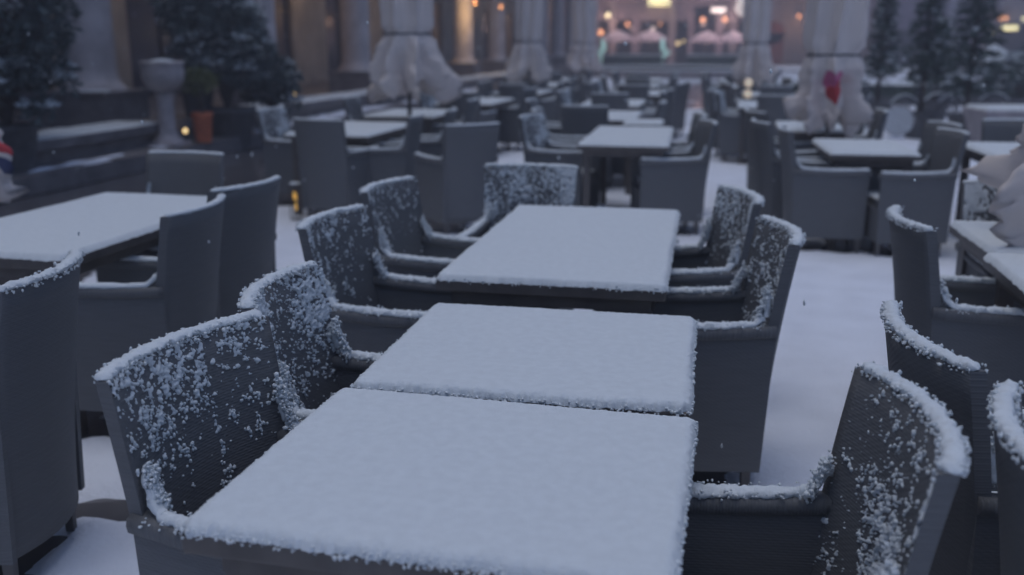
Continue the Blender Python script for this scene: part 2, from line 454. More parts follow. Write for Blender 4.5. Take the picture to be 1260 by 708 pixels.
def chair_snow(seed, step, amount, style, seat):
    hi = step < .006
    nsec = 14 if hi else 8
    u = np.linspace(-1, 1, 25); x, y = back_xy(u, np.ones(25))
    top = np.stack([x - TH / 2, y, np.full(25, ZT + .002)], 1)
    parts = [cap(top, None, .0172, .012, seed, nsec, .5 if hi else .25, 110 if hi else 40, step, .012)]
    if hi:
        rng = np.random.RandomState(seed + 50); k = 260
        uu = rng.uniform(-1, 1, k); xx, yy = back_xy(uu, np.ones(k)); sd = rng.choice([-1, 1], k)
        c = np.stack([xx - TH / 2 + sd * rng.uniform(.016, .025, k), yy, ZT + rng.uniform(-.010, .012, k)], 1)
        parts.append(blobs(c, rng.uniform(.0016, .0045, k), 1, seed))
    back = join(parts, 'back_snow')
    arms = []
    for s in (-1, 1):
        yj = s * .226
        hgt = .06 + .06 * ((seed * (3 + s)) % 5) / 5
        path = [(-.262, yj * .96, ARM + hgt), (-.255, yj * .98, ARM + hgt * .6), (-.245, yj, ARM + .02), (-.215, s * .232, ARM - .004), (-.1, s * .234, ARM - .01), (.05, s * .234, ARM - .012), (.2, s * .234, ARM - .006), (.268, s * .234, ARM - .004)]
        pr = [cap(path, (0, 1, 0), [.009, .014, .020, .023, .023, .023, .023], .014, seed + 7 * s, nsec, .45 if hi else .25, 110 if hi else 40, step, .012)]
        if hi:
            rng = np.random.RandomState(seed + 80 + s); k = 150
            c = np.stack([rng.uniform(-.25, .27, k), s * .234 + rng.choice([-1, 1], k) * rng.uniform(.018, .028, k), ARM + rng.uniform(-.015, .006, k)], 1)
            pr.append(blobs(c, rng.uniform(.0015, .004, k), 1, seed))
            k = 240; q = rng.rand(k)
            c = np.stack([-.262 + q * .04 + rng.randn(k) * .005, s * (.216 + rng.randn(k) * .009), ARM + hgt * (1 - q) * 1.15 + rng.randn(k) * .007], 1)
            pr.append(blobs(c, rng.uniform(.0018, .0055, k), 1.1, seed + 1))
        arms.append(join(pr, 'arm_snow'))
    sp = None
    if style:
        pr = []
        if True: pr.append(speck_patch(seed + 40, amount - ({'heavy': .10, 'top': .12, 'band': .06}.get(style, .05) if hi else 0), step * .7 if hi else .009, style))
        if hi: pr.append(flecks(seed, style, {'band': 800, 'top': 600, 'heavy': 700}.get(style, 350)))
        sp = join(pr, 'weave_snow')
    st = None
    if seat:
        n1, n2 = (60, 60) if hi else (22, 22)
        X, Y = np.meshgrid(np.linspace(-.235, .225, n1), np.linspace(-.212, .212, n2), indexing='ij')
        d = np.minimum(np.minimum(X + .235, .225 - X), np.minimum(Y + .212, .212 - Y))
        p = np.stack([X.ravel(), Y.ravel(), X.ravel() * 0 + seed], 1)
        Z = .4405 + .02 * np.sqrt(np.clip(d.ravel() / .03, 0, 1)) + .005 * fbm(p * 12, seed) - .002
        st = mesh('seat_snow', np.stack([X.ravel(), Y.ravel(), Z], 1), grid_faces(n1, n2), SNOW, True)
    return back, arms, sp, st

def make_chair(label, loc, rz, snow, group):
    back, arms, sp, st = snow
    t = thing('wicker_armchair', label, 'chair', loc, rz, group)
    SHELTER.append((loc[0], loc[1], .21, .18, rz))
    link('backrest', ME['back'], t)
    link('seat', ME['seat'], t); link('front_panel', ME['front'], t)
    for i, s in enumerate((-1, 1)):
        link('side_panel', ME['side%d' % s], t); link('armrest', ME['arm%d' % s], t)
        link('arm_snow', arms[i], t)
        for xx in (-.225, .225): link('leg', ME['leg'], t, (xx, s * .195, 0))
    link('back_snow', back, t)
    if sp: link('weave_snow', sp, t)['kind'] = 'stuff'
    if st: link('seat_snow', st, t)
    return t

def place(mid, deg):
    """origin of a chair whose backrest top is centred on mid and that faces deg"""
    a = R(deg); return (mid[0] + .335 * math.cos(a), mid[1] + .335 * math.sin(a), 0)

# ------------------------------------------------------------------ table geometry
def snow_slab(w, d, seed, fine, h=.022, z0=0.0, jag=.004, corner=.02):
    def axis(L):
        e = np.arange(0, .036, fine); k = int((L - .07) / max(fine * 1.0, .0035)) if fine < .006 else max(4, int((L - .07) / fine / .8))
        return np.concatenate([e, np.linspace(.036, L - .036, k), L - e[::-1]])
    xs = axis(w); ys = axis(d)
    X, Y = np.meshgrid(xs, ys, indexing='ij')
    dx = np.minimum(X, w - X); dy = np.minimum(Y, d - Y)
    # pull the outline in and out a little
    p = np.stack([X.ravel(), Y.ravel(), np.full(X.size, seed * 1.7)], 1)
    j = (jag * fbm(p * 45, seed, 3) + jag * 1.2 * fbm(p * 9, seed + 2, 2)).reshape(X.shape)
    jf = (jag * .8 * vnoise(p * 220, seed + 4)).reshape(X.shape)
    cd = np.where((dx < corner) & (dy < corner), corner - np.hypot(corner - dx, corner - dy), np.minimum(dx, dy))
    wgt = np.clip(1 - np.minimum(dx, dy) / .03, 0, 1)
    sx = np.where(X < w / 2, 1, -1); sy = np.where(Y < d / 2, 1, -1)
    wx = np.clip(1 - dx / .03, 0, 1); wy = np.clip(1 - dy / .03, 0, 1)
    pull = np.where((dx < corner) & (dy < corner), np.clip(corner * .3 * (1 - dx / corner) * (1 - dy / corner) * 1.2, 0, 1), 0)
    Xn = X + sx * (wx * (j + jf) + pull) - sx * .002 * (dx < 1e-6); Yn = Y + sy * (wy * (j + jf) + pull)
    r = .024
    prof = np.sqrt(np.clip(1 - (1 - np.clip(cd / r, 0, 1)) ** 2, 0, 1))
    Z = z0 + h * prof + (.0008 * fbm(p * 14, seed + 6, 2) + .0035 * fbm(p * 3.5, seed + 7, 2)).reshape(X.shape) * np.clip(cd / .03, 0, 1)
    Z += (.0022 * fbm(p * 190, seed + 8, 2)).reshape(X.shape) * (.25 + wgt)
    edge = (np.minimum(dx, dy) < 1e-6)
    Z = np.where(edge, z0 - .001 - .004 * np.abs(j / jag), Z)
    return np.stack([Xn.ravel() - w / 2, Yn.ravel() - d / 2, Z.ravel()], 1), grid_faces(len(xs), len(ys))

def make_table(label, x0, y0, w, d, seed, fine, rz=0, group=None, crumbs=0):
    cx, cy = x0 + w / 2, y0 + d / 2
    t = thing('snowy_table', label, 'table', (cx, cy, 0), R(rz), group)
    SHELTER.append((cx, cy, w / 2 - .08, d / 2 + .0, R(rz)))
    link('tabletop', MB().box((0, 0, .730), (w, d, .040), .005).mesh('tabletop', WOOD), t)
    ap = MB()
    for (c, s) in (((0, -d / 2 + .05, .685), (w - .10, .022, .048)), ((0, d / 2 - .05, .685), (w - .10, .022, .048)), ((-w / 2 + .05, 0, .685), (.022, d - .124, .048)), ((w / 2 - .05, 0, .685), (.022, d - .124, .048))):
        ap.box(c, s)
    link('apron', ap.mesh('apron', WOOD), t)
    lg = MB().box((0, 0, .33), (.055, .055, .66), .004).mesh('leg', WOOD)
    for sx in (-1, 1):
        for sy in (-1, 1): link('leg', lg, t, (sx * (w / 2 - .075), sy * (d / 2 - .075), 0))
    parts = [snow_slab(w + .004, d + .004, seed, fine, z0=.7505)]
    if crumbs:
        rng = np.random.RandomState(seed); k = crumbs
        side = rng.randint(0, 4, k); q = rng.uniform(-.5, .5, k); off = rng.uniform(-.003, .006, k)
        X = np.where(side == 0, -w / 2 - off, np.where(side == 1, w / 2 + off, q * w)); Y = np.where(side == 2, -d / 2 - off, np.where(side == 3, d / 2 + off, q * d))
        parts.append(blobs(np.stack([X, Y, .752 + rng.uniform(-.010, .006, k)], 1), rng.uniform(.0012, .0042, k), 1, seed))
    link('snow_layer', join(parts, 'snow_layer'), t)
    return t

# ------------------------------------------------------------------ ground
def bare(X, Y):
    """>0 where the wet paving shows between the snow"""
    p = np.stack([X.ravel(), Y.ravel(), X.ravel() * 0], 1)
    n = fbm(p * .9, 3, 3).reshape(X.shape); n2 = fbm(p * 3.5, 8, 2).reshape(X.shape)
    lim = np.interp(Y, [-5, 6, 9, 13, 20, 30, 60], [-4.7, -4.5, -4.0, -3.6, -4.4, -5.2, -6.2])
    b = (lim - X) * 1.3 + n * .8 + n2 * .25
    b = np.maximum(b, 1.0 - np.hypot((X + 2.35) / .30, (Y - 8.2) / .55) + n2 * .3)
    b = np.maximum(b, 1.2 - np.hypot((X - 1.5) / 2.8, (Y - 34) / 9) + n * .6)
    b = np.maximum(b, 1.1 - np.hypot((X - 4.7) / 1.0, (Y - 17.0) / 1.2) + n * .3)
    return b
def sheltered(X, Y):
    out = np.full(X.shape, -1.0)
    p = np.stack([X.ravel(), Y.ravel(), X.ravel() * 0], 1)
    n = fbm(p * 7, 5, 3).reshape(X.shape) * .075
    for cx, cy, hw, hd, a in SHELTER:
        m = np.hypot(X - cx, Y - cy) < hw + hd
        if not m.any(): continue
        dx, dy = X[m] - cx, Y[m] - cy
        lx = np.abs(dx * math.cos(a) + dy * math.sin(a)); ly = np.abs(-dx * math.sin(a) + dy * math.cos(a))
        out[m] = np.maximum(out[m], np.minimum(hw - lx, hd - ly) + n[m])
    return out * 6
def snow_h(X, Y, fine):
    p = np.stack([X.ravel(), Y.ravel(), X.ravel() * 0], 1)
    z = .026 + .012 * fbm(p * 1.1, 1, 2).reshape(X.shape) + .012 * fbm(p * 4.5, 2, 3).reshape(X.shape) + .006 * np.minimum(0, fbm(p * 9, 12, 2).reshape(X.shape))
    b = bare(X, Y)
    if Y.max() < 30: b = np.maximum(b, sheltered(X, Y))
    return np.where(b > 0, -.02, z * np.clip(-b * 4, 0, 1) - .003 * (b > -.1))
SHELTER = []   # (cx, cy, half w, half d, turn) of ground kept bare by furniture, dark paving doubling as contact shade

# ------------------------------------------------------------------ front tables and chairs
TG = 'snow-covered cafe tables'
make_table('nearest snow-covered table at the bottom of the picture, its front edge dark and wet', -.835, 1.30, .825, .680, 11, .0034, -1.7, TG, 1500)
make_table('snow-covered table pushed against the far edge of the nearest one, a thin gap between', -.815, 2.03, .80, .735, 12, .0034, .25, TG, 1200)
make_table('long snow-covered table second in the middle row, a speckled chair at its far end', -.925, 3.12, .80, 1.53, 13, .008, .4, TG, 400)
make_table('long snow-covered table cut by the left edge of the picture', -3.22, 3.12, .82, 1.48, 14, .012, 0, TG)
make_table('snow-covered table under the parasol hem at the right edge, farther of two', 1.10, 3.93, .80, .70, 15, .012, .5, TG)
make_table('snow-covered table cut by the right edge, nearer of the two by the parasol hem', 1.06, 3.20, .80, .71, 16, .012, -.5, TG)

CG = 'dark wicker armchairs around the tables'
NEAR = [  # mid of the backrest top, facing, seed, style, amount, seat snow, step, label
 ((-1.085, 1.77), -11, 21, 'top', .0, False, .0042, 'wicker armchair on the left of the nearest table, scattered snow clumps on its weave'),
 ((-1.115, 2.30), 4, 22, 'heavy', -.02, False, .0042, 'wicker armchair left of the second table, its weave caked with snow'),
 ((-1.37, 3.29), -5, 23, 'light', .12, False, .0048, 'wicker armchair at the near left of the long middle table, lightly dusted'),
 ((-1.44, 4.13), -8, 24, 'light', .02, True, .0055, 'wicker armchair at the far left of the long middle table, thin snow line'),
 ((-.915, 4.93), -90, 25, 'heavy', .12, False, .0055, 'wicker armchair at the far end of the long middle table, weave thickly speckled'),
 ((.255, 3.36), 189, 26, 'heavy', -.16, False, .0048, 'tall wicker armchair at the near right of the long middle table, snowy inside'),
 ((.145, 4.16), 196, 27, 'light', .22, False, .0055, 'wicker armchair at the far right of the long middle table, patchy snow on its weave'),
 ((.365, 1.665), 186, 28, 'band', .17, False, .0042, 'wicker armchair right of the nearest table, fine snow grains in a band down its weave'),
 ((-1.845, 2.32), 193, 29, None, 0, True, .0048, 'wicker armchair cut by the left edge, plain dark outer back with a curved snow line'),
 ((-1.985, 3.42), 184, 30, None, 0, True, .006, 'wicker armchair at the right of the left table, nearer of two tall dark backs'),
 ((-2.07, 4.02), 170, 31, None, 0, True, .006, 'wicker armchair at the far right corner of the left table, behind the nearer dark back'),
 ((-3.02, 5.12), -92, 32, None, 0, True, .008, 'wicker armchair at the far end of the left table, straight snowy top'),
 ((.735, 3.70), 3, 33, None, 0, True, .0055, 'wicker armchair right of the aisle with bluish outer back and hooked snow top'),
 ((.487, 2.17), 9, 34, None, 0, True, .0048, 'wicker armchair right of the aisle, next nearer after the bluish back, thickly snow-rimmed'),
 ((.555, 1.60), -2, 35, None, 0, True, .0042, 'wicker armchair in the bottom right corner, back to back with the grain-speckled one'),
 ((1.41, 4.76), -90, 36, 'heavy', 0, False, .008, 'wicker armchair with speckled weave at the far end of the right edge table'),
]
for (mid, deg, seed, style, amt, seat, step, lab) in NEAR:
    make_chair(lab, place(mid, deg), R(deg), chair_snow(seed, step, amt, style, seat), CG)

# low-detail snow variants shared by the far chairs
FAR = {'p': chair_snow(61, .014, 0, None, True), 'q': chair_snow(62, .014, 0, None, True),
       'h': chair_snow(63, .012, .05, 'heavy', True), 'l': chair_snow(64, .012, .1, 'light', True)}
def far_chair(mid, deg, kind, lab):
    return make_chair(lab, place(mid, deg), R(deg), FAR[kind], CG)

def tset(lab, x0, y0, w, d, rz, chairs, seed, desc):
    make_table(lab, x0, y0, w, d, seed, .02, rz, TG)
    for (mid, deg, kind, pos) in chairs:
        far_chair(mid, deg, kind, 'wicker armchair %s %s' % (pos, desc))
tset('snow-covered table mid-picture with a clean white top, third in the middle row', -1.08, 7.78, .74, 1.72, 1, [
    ((-1.60, 8.55), -14, 'h', 'at the near left of'), ((-1.68, 9.35), 4, 'l', 'at the far left of'),
    ((-.02, 8.15), 194, 'p', 'at the near right of'), ((-.10, 8.95), 188, 'l', 'at the far right of'),
    ((-.72, 7.47), 93, 'p', 'turned away at the near end of') ][:4], 41, 'the third table of the middle row')
far_chair((-1.87, 7.50), 132, 'p', 'wicker armchair standing alone by the wet paving left of the third middle table')
tset('snow-covered table left of centre below the largest left parasol', -3.80, 8.12, .80, 1.45, 0, [
    ((-3.30, 7.72), 80, 'p', 'turned away at the near end of'), ((-4.30, 8.9), -6, 'h', 'at the left of'),
    ((-2.62, 8.38), 186, 'p', 'at the near right of'), ((-2.52, 9.20), 190, 'q', 'at the far right of')], 42, 'the table under the big left parasol')
tset('snow-covered table just behind the largest left parasol', -3.90, 10.45, .82, 1.1, 0, [
    ((-4.30, 11.1), 0, 'l', 'at the left of'), ((-2.75, 11.0), 184, 'p', 'at the right of')], 43, 'the table behind the big left parasol')
tset('snow-covered table right of the aisle in front of the pink-printed parasol', .87, 7.52, .65, 1.05, 2, [
    ((.40, 8.28), 13, 'p', 'at the far left of'), ((.56, 7.62), 2, 'p', 'at the near left of'),
    ((1.76, 7.62), 192, 'p', 'at the near right of'), ((1.86, 8.35), 198, 'q', 'at the far right of'),
    ], 44, 'the table before the pink-printed parasol')
tset('snow-covered table just behind the pink-printed parasol pole', .66, 9.42, .62, 1.1, 0, [
    ((.40, 9.55), 20, 'p', 'at the near left of'), ((1.62, 9.9), 180, 'p', 'at the right of'), ((1.4, 10.9), -100, 'p', 'at the far end of')], 45, 'the table behind the pink-printed parasol')
tset('snow-covered table at the right edge beyond the near parasol hem', 2.02, 7.25, .8, 1.3, 2, [
    ((2.50, 8.85), -85, 'p', 'at the far end of'), ((2.35, 6.95), 84, 'h', 'at the near end of')], 46, 'the table at the right edge')
tset('small snow-covered table in the middle row behind the clean white topped one', -1.62, 10.45, .8, 1.3, 0, [
    ((-1.30, 10.02), 90, 'p', 'turned away at the near end of'), ((-2.05, 11.0), 0, 'l', 'at the left of'),
    ((-.55, 10.9), 180, 'p', 'at the right of')], 47, 'the fourth table of the middle row')
tset('little snow-covered table top showing beside the wide snow-lined chair back', -.90, 9.95, .40, .55, 0, [], 48, '')
# rows farther down the terrace, blurred
names = {-1: 'left row', 0: 'middle row', 1: 'right row'}
k = 0
for r, y in enumerate((12.9, 15.8, 18.9, 22.0)):
    for c in (-1, 0, 1):
        x = {-1: -3.75, 0: -1.75, 1: .35}[c] + (0, .15, -.1, -.2)[r]
        ordn = ('fifth', 'sixth', 'seventh', 'last')[r]
        ds = 'the %s table of the %s' % (ordn, names[c])
        ch = []
        rs = random.Random(r * 7 + c)
        for (mx, my, dg, pos) in ((x - .32, y + .35, 0, 'at the near left of'), (x - .34, y + 1.1, 0, 'at the far left of'), (x + 1.12, y + .35, 180, 'at the near right of'), (x + 1.14, y + 1.1, 180, 'at the far right of'), (x + .4, y - .3, 90, 'turned away at the near end of')):
            if rs.random() < .03: continue
            ch.append(((mx + rs.uniform(-.08, .08), my + rs.uniform(-.08, .08)), dg + rs.uniform(-14, 14), rs.choice('pqlh'), pos))
        tset('snow-covered table blurred in the distance, %s of the %s' % (ordn, names[c]), x, y, .8, 1.4, rs.uniform(-2, 2), ch, 70 + k, ds)
        k += 1

# ------------------------------------------------------------------ ground sheets
SHELTER += [(-1.95, 2.66, .32, .09, .2), (-1.45, 2.0, .12, .35, .1)]   # patches of dark bare paving between the left chairs
b = MB().box((0, 60, -.26), (700, 700, .5))
o = link('paving', b.mesh('paving', WET)); o['kind'] = 'structure'; o.location.z = .01 - .01
def sheet(name, x0, x1, y0, y1, st, m, zoff=0):
    xs = np.arange(x0, x1 + 1e-6, st); ys = np.arange(y0, y1 + 1e-6, st)
    X, Y = np.meshgrid(xs, ys, indexing='ij')
    Z = snow_h(X, Y, True) + zoff
    o = link(name, mesh(name, np.stack([X.ravel(), Y.ravel(), Z.ravel()], 1), grid_faces(len(xs), len(ys)), m, True)); o['kind'] = 'structure'
sheet('snowy_ground', -7.0, 9.0, -4.0, 26.0, .055, SNOWG)
sheet('far_snowy_ground', -7.2, 40.0, 26.0, 76.0, .5, SNOWG)
sheet('side_snowy_ground', 9.0, 40.0, -4.0, 26.0, .5, SNOWG)

# ------------------------------------------------------------------ closed parasols
def parasol(label, x, y, hem, rmax, seed, m, top=3.15, rz=0.0, rs=.24):
    t = thing('closed_parasol', label, 'parasol', (x, y, 0), rz, 'closed parasols wrapped for winter')
    link('pole', MB().tube([(0, 0, .05), (0, 0, top + .12)], .024, 12).mesh('pole', LEGM, True), t)
    link('base_slab', MB().box((0, 0, .04), (.52, .52, .08), .01).mesh('base_slab', CONC), t)
    link('base_snow', join([snow_slab(.52, .52, seed, .02, z0=.079)], 'base_snow'), t)
    n = 208; rng = random.Random(seed)
    ph = [rng.uniform(0, 6.28) for _ in range(6)]
    zs = hem + .62                              # strap height
    def rad(z, a):
        k = (z - hem)
        if z > zs + .05:
            tt = (z - zs) / (top - zs); r = rs * (1 - .1 * tt) if tt < .75 else rs * .925 * math.sqrt(max(0.0, 1 - ((tt - .75) / .25) ** 2)) + .03
            amp = .16
        elif z > zs - .03:
            r = rs * .88; amp = .08
        else:
            q = k / (zs - hem)
            r = np.interp(q, [0, .12, .28, .55, .8, 1], [rmax * .80, rmax * .97, rmax * .96, rmax * .74 + rs * .1, rs * 1.06, rs * .88])
            amp = .20 * (1 - q) + .10
        low = min(1, max(0, 1 - k / .62))
        # eight pleats with sharp outward creases, wandering a little on the way up
        w = 4 * a + ph[0] + .35 * math.sin(z * 5 + ph[3]) + .25 * math.sin(2 * a + ph[1])
        f = 1 - 2 * abs(math.sin(w)) ** .75
        lob = .5 + .5 * math.sin(3 * a + ph[4]) * math.cos(2 * a + ph[5])
        if z > zs + .05: amp = .19 + .04 * math.sin(z * 4 + ph[2])
        elif z > zs - .03: amp = .07
        else: amp = .08 + .38 * low ** .7
        g = .12 * math.sin(11 * a + ph[2] + z * 9) * low + .05 * math.sin(19 * a + z * 14) * low
        return r * (1 + amp * f + g + (lob - .5) * .30 * low)
    zl = np.concatenate([np.linspace(0, .62, 34) + hem, np.linspace(hem + .64, top, 34)])
    v = []; uv = []
    for z in zl:
        for i in range(n + 1):
            a = 2 * math.pi * i / n
            dz = 0
            if z < hem + .45:
                w = (1 - (z - hem) / .45)
                dz = (-.07 * (1 - 2 * abs(math.sin(4 * a + ph[0])) ** .75) + .07 * math.sin(3 * a + ph[5]) + .03 * math.sin(13 * a + ph[1])) * w
            r = rad(z, a); v.append((r * math.cos(a), r * math.sin(a), z + dz)); uv.append((a / (2 * math.pi) * 2.2, z - hem))
    va = np.array(v); q = (va - (0, 0, hem)) * np.array([1, 1, .75])
    lowv = np.clip(1 - (va[:, 2] - hem) / .66, 0, 1)
    cr = 1 - np.abs(fbm(q * 6.5 + seed * 3, seed, 2)) * 3; cr2 = 1 - np.abs(fbm(q * 15 + seed, seed + 4, 2)) * 3
    k_ = 1 + np.clip(cr, -.6, 1) * (.13 * lowv + .03) + np.clip(cr2, -.6, 1) * (.055 * lowv + .012)
    ed = np.arange(len(va)) % (n + 1); k_[ed == n] = k_[ed == 0]
    va[:, :2] *= k_[:, None]; va[:, 2] += .03 * lowv * np.clip(cr, -.6, 1)
    va[ed == n] = va[ed == 0]
    v = [tuple(x_) for x_ in va]
    f = grid_faces(len(zl), n + 1).tolist()
    # inner gathered lining that closes the hem
    o0 = len(v)
    for q in (.6, .15):
        for i in range(n + 1):
            x0, y0, z0 = v[i]; v.append((x0 * q, y0 * q, z0 + .10 + .1 * (1 - q))); uv.append((0, -1))
    for i in range(n):
        j = i + 1; f += [[i, j, o0 + j, o0 + i], [o0 + i, o0 + j, o0 + n + 1 + j, o0 + n + 1 + i]]
    cl = link('canopy', mesh('canopy', np.array(v), f, m, True, np.array(uv)), t)
    sp = [(rad(zs, 2 * math.pi * i / 48) * 1.02 * math.cos(2 * math.pi * i / 48), rad(zs, 2 * math.pi * i / 48) * 1.02 * math.sin(2 * math.pi * i / 48), zs + .004 * math.sin(i)) for i in range(49)]
    link('strap', MB().tube(sp, .012, 6).mesh('strap', ROPE, True), t)
    # snow caught on the flared folds
    link('finial', MB().lathe([(.03, 0), (.045, .03), (.02, .07), (.004, .10)], (0, 0, top + .1), 12).mesh('finial', LEGM, True), t)
    return t
RED = (.55, .06, .07); PK = (.62, .16, .30); NAVY = (.07, .08, .16)
C1 = canopy_mat('canopy_pink_print', [(1.67, .33, .14, .10, RED), (1.58, .40, .11, .075, PK), (1.72, .43, .07, .05, PK), (1.60, .27, .06, .04, RED)])
C2 = canopy_mat('canopy_red_print', [(1.52, .22, .12, .09, RED), (1.42, .36, .08, .05, PK)])
C3 = canopy_mat('canopy_red_blue_print', [(.10, .25, .34, .065, RED), (.10, .15, .34, .022, NAVY), (.05, .33, .2, .03, PK)])
parasol('closed beige parasol left of centre with a ruffled hem above the left tables', -3.20, 10.0, 1.04, .35, 1, CAN_PLAIN, rs=.255)
parasol('closed parasol with a pink and red print near its hem, right of the aisle', 1.05, 9.25, .84, .27, 2, C1, rs=.235)
parasol('closed parasol cut by the right edge, red print and flared beige corner', 1.66, 4.22, .86, .41, 3, C2, rs=.18)
parasol('closed parasol cut by the left edge, red and navy band on its hem', -4.09, 4.22, .82, .40, 4, C3, rs=.28)
parasol('second closed parasol on the left, smaller and bluish behind the tables', -3.22, 17.0, .97, .31, 5, CAN_PLAIN, rs=.225)
parasol('third and farthest closed parasol on the left, beside the far square', -3.42, 26.0, .95, .34, 6, CAN_PLAIN, rs=.30)
parasol('narrow closed parasol between the aisle and the pink-printed one', .66, 17.0, .95, .27, 7, CAN_PLAIN, rs=.21)

# ------------------------------------------------------------------ left terrace and arcade
def structure(name, mb, m): o = link(name, mb.mesh(name, m)); o['kind'] = 'structure'; return o
structure('terrace_step', MB().box((-7.3, 40, .1), (.62, 84, .2), .0), STEP)
structure('terrace_floor', MB().box((-10.2, 40, .19), (5.2, 84, .38), .0), STEP)
def ledge_snow(y0, y1, x0, x1, z, seed, patchy=0):
    nx, ny = 14, int((y1 - y0) / .05)
    X, Y = np.meshgrid(np.linspace(x0, x1, nx), np.linspace(y0, y1, ny), indexing='ij')
    p = np.stack([X.ravel(), Y.ravel(), X.ravel() * 0 + seed], 1)
    d = np.minimum(np.minimum(X - x0, x1 - X), np.minimum(Y - y0, y1 - Y)).ravel()
    Z = z - .004 + .03 * np.sqrt(np.clip(d / .04, 0, 1)) + .008 * fbm(p * 6, seed)
    if patchy: Z -= np.clip(fbm(p * np.array([4, 1.6, 1]), seed + 2) * .12 + .01 * patchy, 0, .1)
    return np.stack([X.ravel(), Y.ravel(), Z], 1), grid_faces(nx, ny)
t = thing('terrace_kerb', 'long stone kerb of the left terrace capped with a line of snow', 'kerb')
link('kerb_stone', MB().box((-7.84, 8.6 + 17, .43), (.74, 34, .12), .01).mesh('kerb_stone', STEP), t)
link('kerb_snow', join([ledge_snow(9.35, 12.15, -8.20, -7.48, .49, 1), ledge_snow(15.2, 42, -8.20, -7.48, .49, 2)], 'kerb_snow'), t)
o = link('step_snow', join([ledge_snow(8.9, 11.9, -7.48, -7.02, .20, 5, 7), ledge_snow(14, 30, -7.55, -7.02, .20, 6, 1)], 'step_snow', SNOWG)); o['kind'] = 'structure'

colY = [12.9 + 5.5 * i for i in range(12)] + [7.4, 1.9]
prof = [(.50, .38), (.50, .46), (.47, .52), (.44, .55), (.40, .60), (.375, .66), (.365, .8), (.36, 2.2), (.34, 3.6), (.315, 4.55), (.34, 4.58), (.34, 4.66), (.31, 4.70), (.33, 4.78), (.44, 4.95)]
shaft = MB().lathe([(r, z + .42) for r, z in prof], n=40).mesh('shaft', STONE, True)
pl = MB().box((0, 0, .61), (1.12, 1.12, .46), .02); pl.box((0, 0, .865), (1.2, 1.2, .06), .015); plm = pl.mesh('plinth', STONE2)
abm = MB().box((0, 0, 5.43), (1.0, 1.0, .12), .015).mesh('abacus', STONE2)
cl0 = None
GOLD = mat('gilded_stone', (.55, .38, .17), rough=.6, noise=.12, nscale=4)
labs = ['grey stone column on a heavy plinth at the left, brown wall behind it', 'pale stone column behind the large snowy shrub', 'dark stone column between the shrub and the large closed parasol', 'stone column mostly behind the large closed parasol', 'column lit golden by a lantern left of centre', 'grey column just right of the golden one', 'column behind the second closed parasol', 'arcade column just right of the second closed parasol', 'arcade column between the second and third left parasols', 'slim far arcade column left of the third parasol', 'far arcade column behind the third parasol', 'last arcade column at the corner of the far square', 'arcade column beyond the left edge nearest the left table', 'arcade column beyond the left edge level with the camera']
for i, y in enumerate(colY):
    t = thing('arcade_column', labs[i], 'column', (-9.05, y, 0), 0, 'columns of the left arcade')
    link('shaft', shaft, t); link('plinth', plm, t); link('abacus', abm, t)
    if i < 9:   # thin snow blown onto the plinth corner
        v, f = snow_slab(.5, .22, 90 + i, .03, z0=.893); link('plinth_snow', mesh('plinth_snow', v + np.array([.28, -.42, 0]), f, SNOW, True), t)
# building over and behind the arcade
bd = thing('arcade_building', 'dark arcaded building along the whole left side of the terrace', 'building', (-12.6, 38, 0))
y0, y1 = -3.0, 76.0
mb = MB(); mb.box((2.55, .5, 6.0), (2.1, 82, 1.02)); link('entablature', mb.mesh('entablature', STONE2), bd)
mb = MB(); mb.box((2.45, .5, 6.6), (2.7, 82.4, .18)); link('cornice', mb.mesh('cornice', TRIM), bd)
link('upper_wall', MB().box((-1.6, .5, 10.4), (9.6, 82, 7.4)).mesh('upper_wall', TAN), bd)
link('roof', MB().box((-1.6, .5, 14.25), (10.4, 83, .3)).mesh('roof', STONE2), bd)
link('arcade_ceiling', MB().box((0.2, .5, 5.44), (2.6, 82, .12)).mesh('arcade_ceiling', WALLD), bd)
piers = [12.9 + 5.5 * i - 2.75 for i in range(-3, 13)]
wl = MB(); openm = MB().box((0, 0, 1.9), (.06, 2.9, 3.04)).mesh('shopfront', GLASS); openl = MB().box((0, 0, 1.9), (.06, 2.9, 3.04)).mesh('shopfront', GLIT)
fr = MB()
for s in (-1, 0, 1): fr.box((.06, s * 1.42, 1.9), (.07, .07, 3.04))
for zz in (.42, 2.5, 3.4): fr.box((.06, 0, zz), (.066, 2.9, .07))
frm = fr.mesh('shopfront_frame', BRONZE)
for i, y in enumerate(piers):
    yy = y - 38
    wl.box((0, yy + 1.45 + .65 + .0, 2.9), (.5, 2.54, 5.02))
    wl.box((0, yy - .65 + -.0, 4.42), (.5, 2.94, 1.98))
    if i == 0: pass
    sfo = link('shopfront', openl if i in (9, 12) else openm, bd, (.05, yy - .65, 0)); link('shopfront_frame', frm, sfo)
link('arcade_wall', wl.mesh('arcade_wall', WALLD), bd)
wm = MB().box((0, 0, 0), (.10, 1.3, 2.1)).mesh('window', GLASS); wf = MB()
for s in (-1, 1): wf.box((.05, s * .72, 0), (.14, .14, 2.38)); wf.box((.052, 0, s * 1.12), (.14, 1.3, .14))
wf.box((.05, 0, 0), (.05, .05, 2.1)); wfm = wf.mesh('window_frame', TRIM)
for i, y in enumerate(piers):
    for z in (8.9, 12.1):
        w_ = link('window', wm, bd, (3.18, y - 38, z)); link('window_frame', wfm, w_)

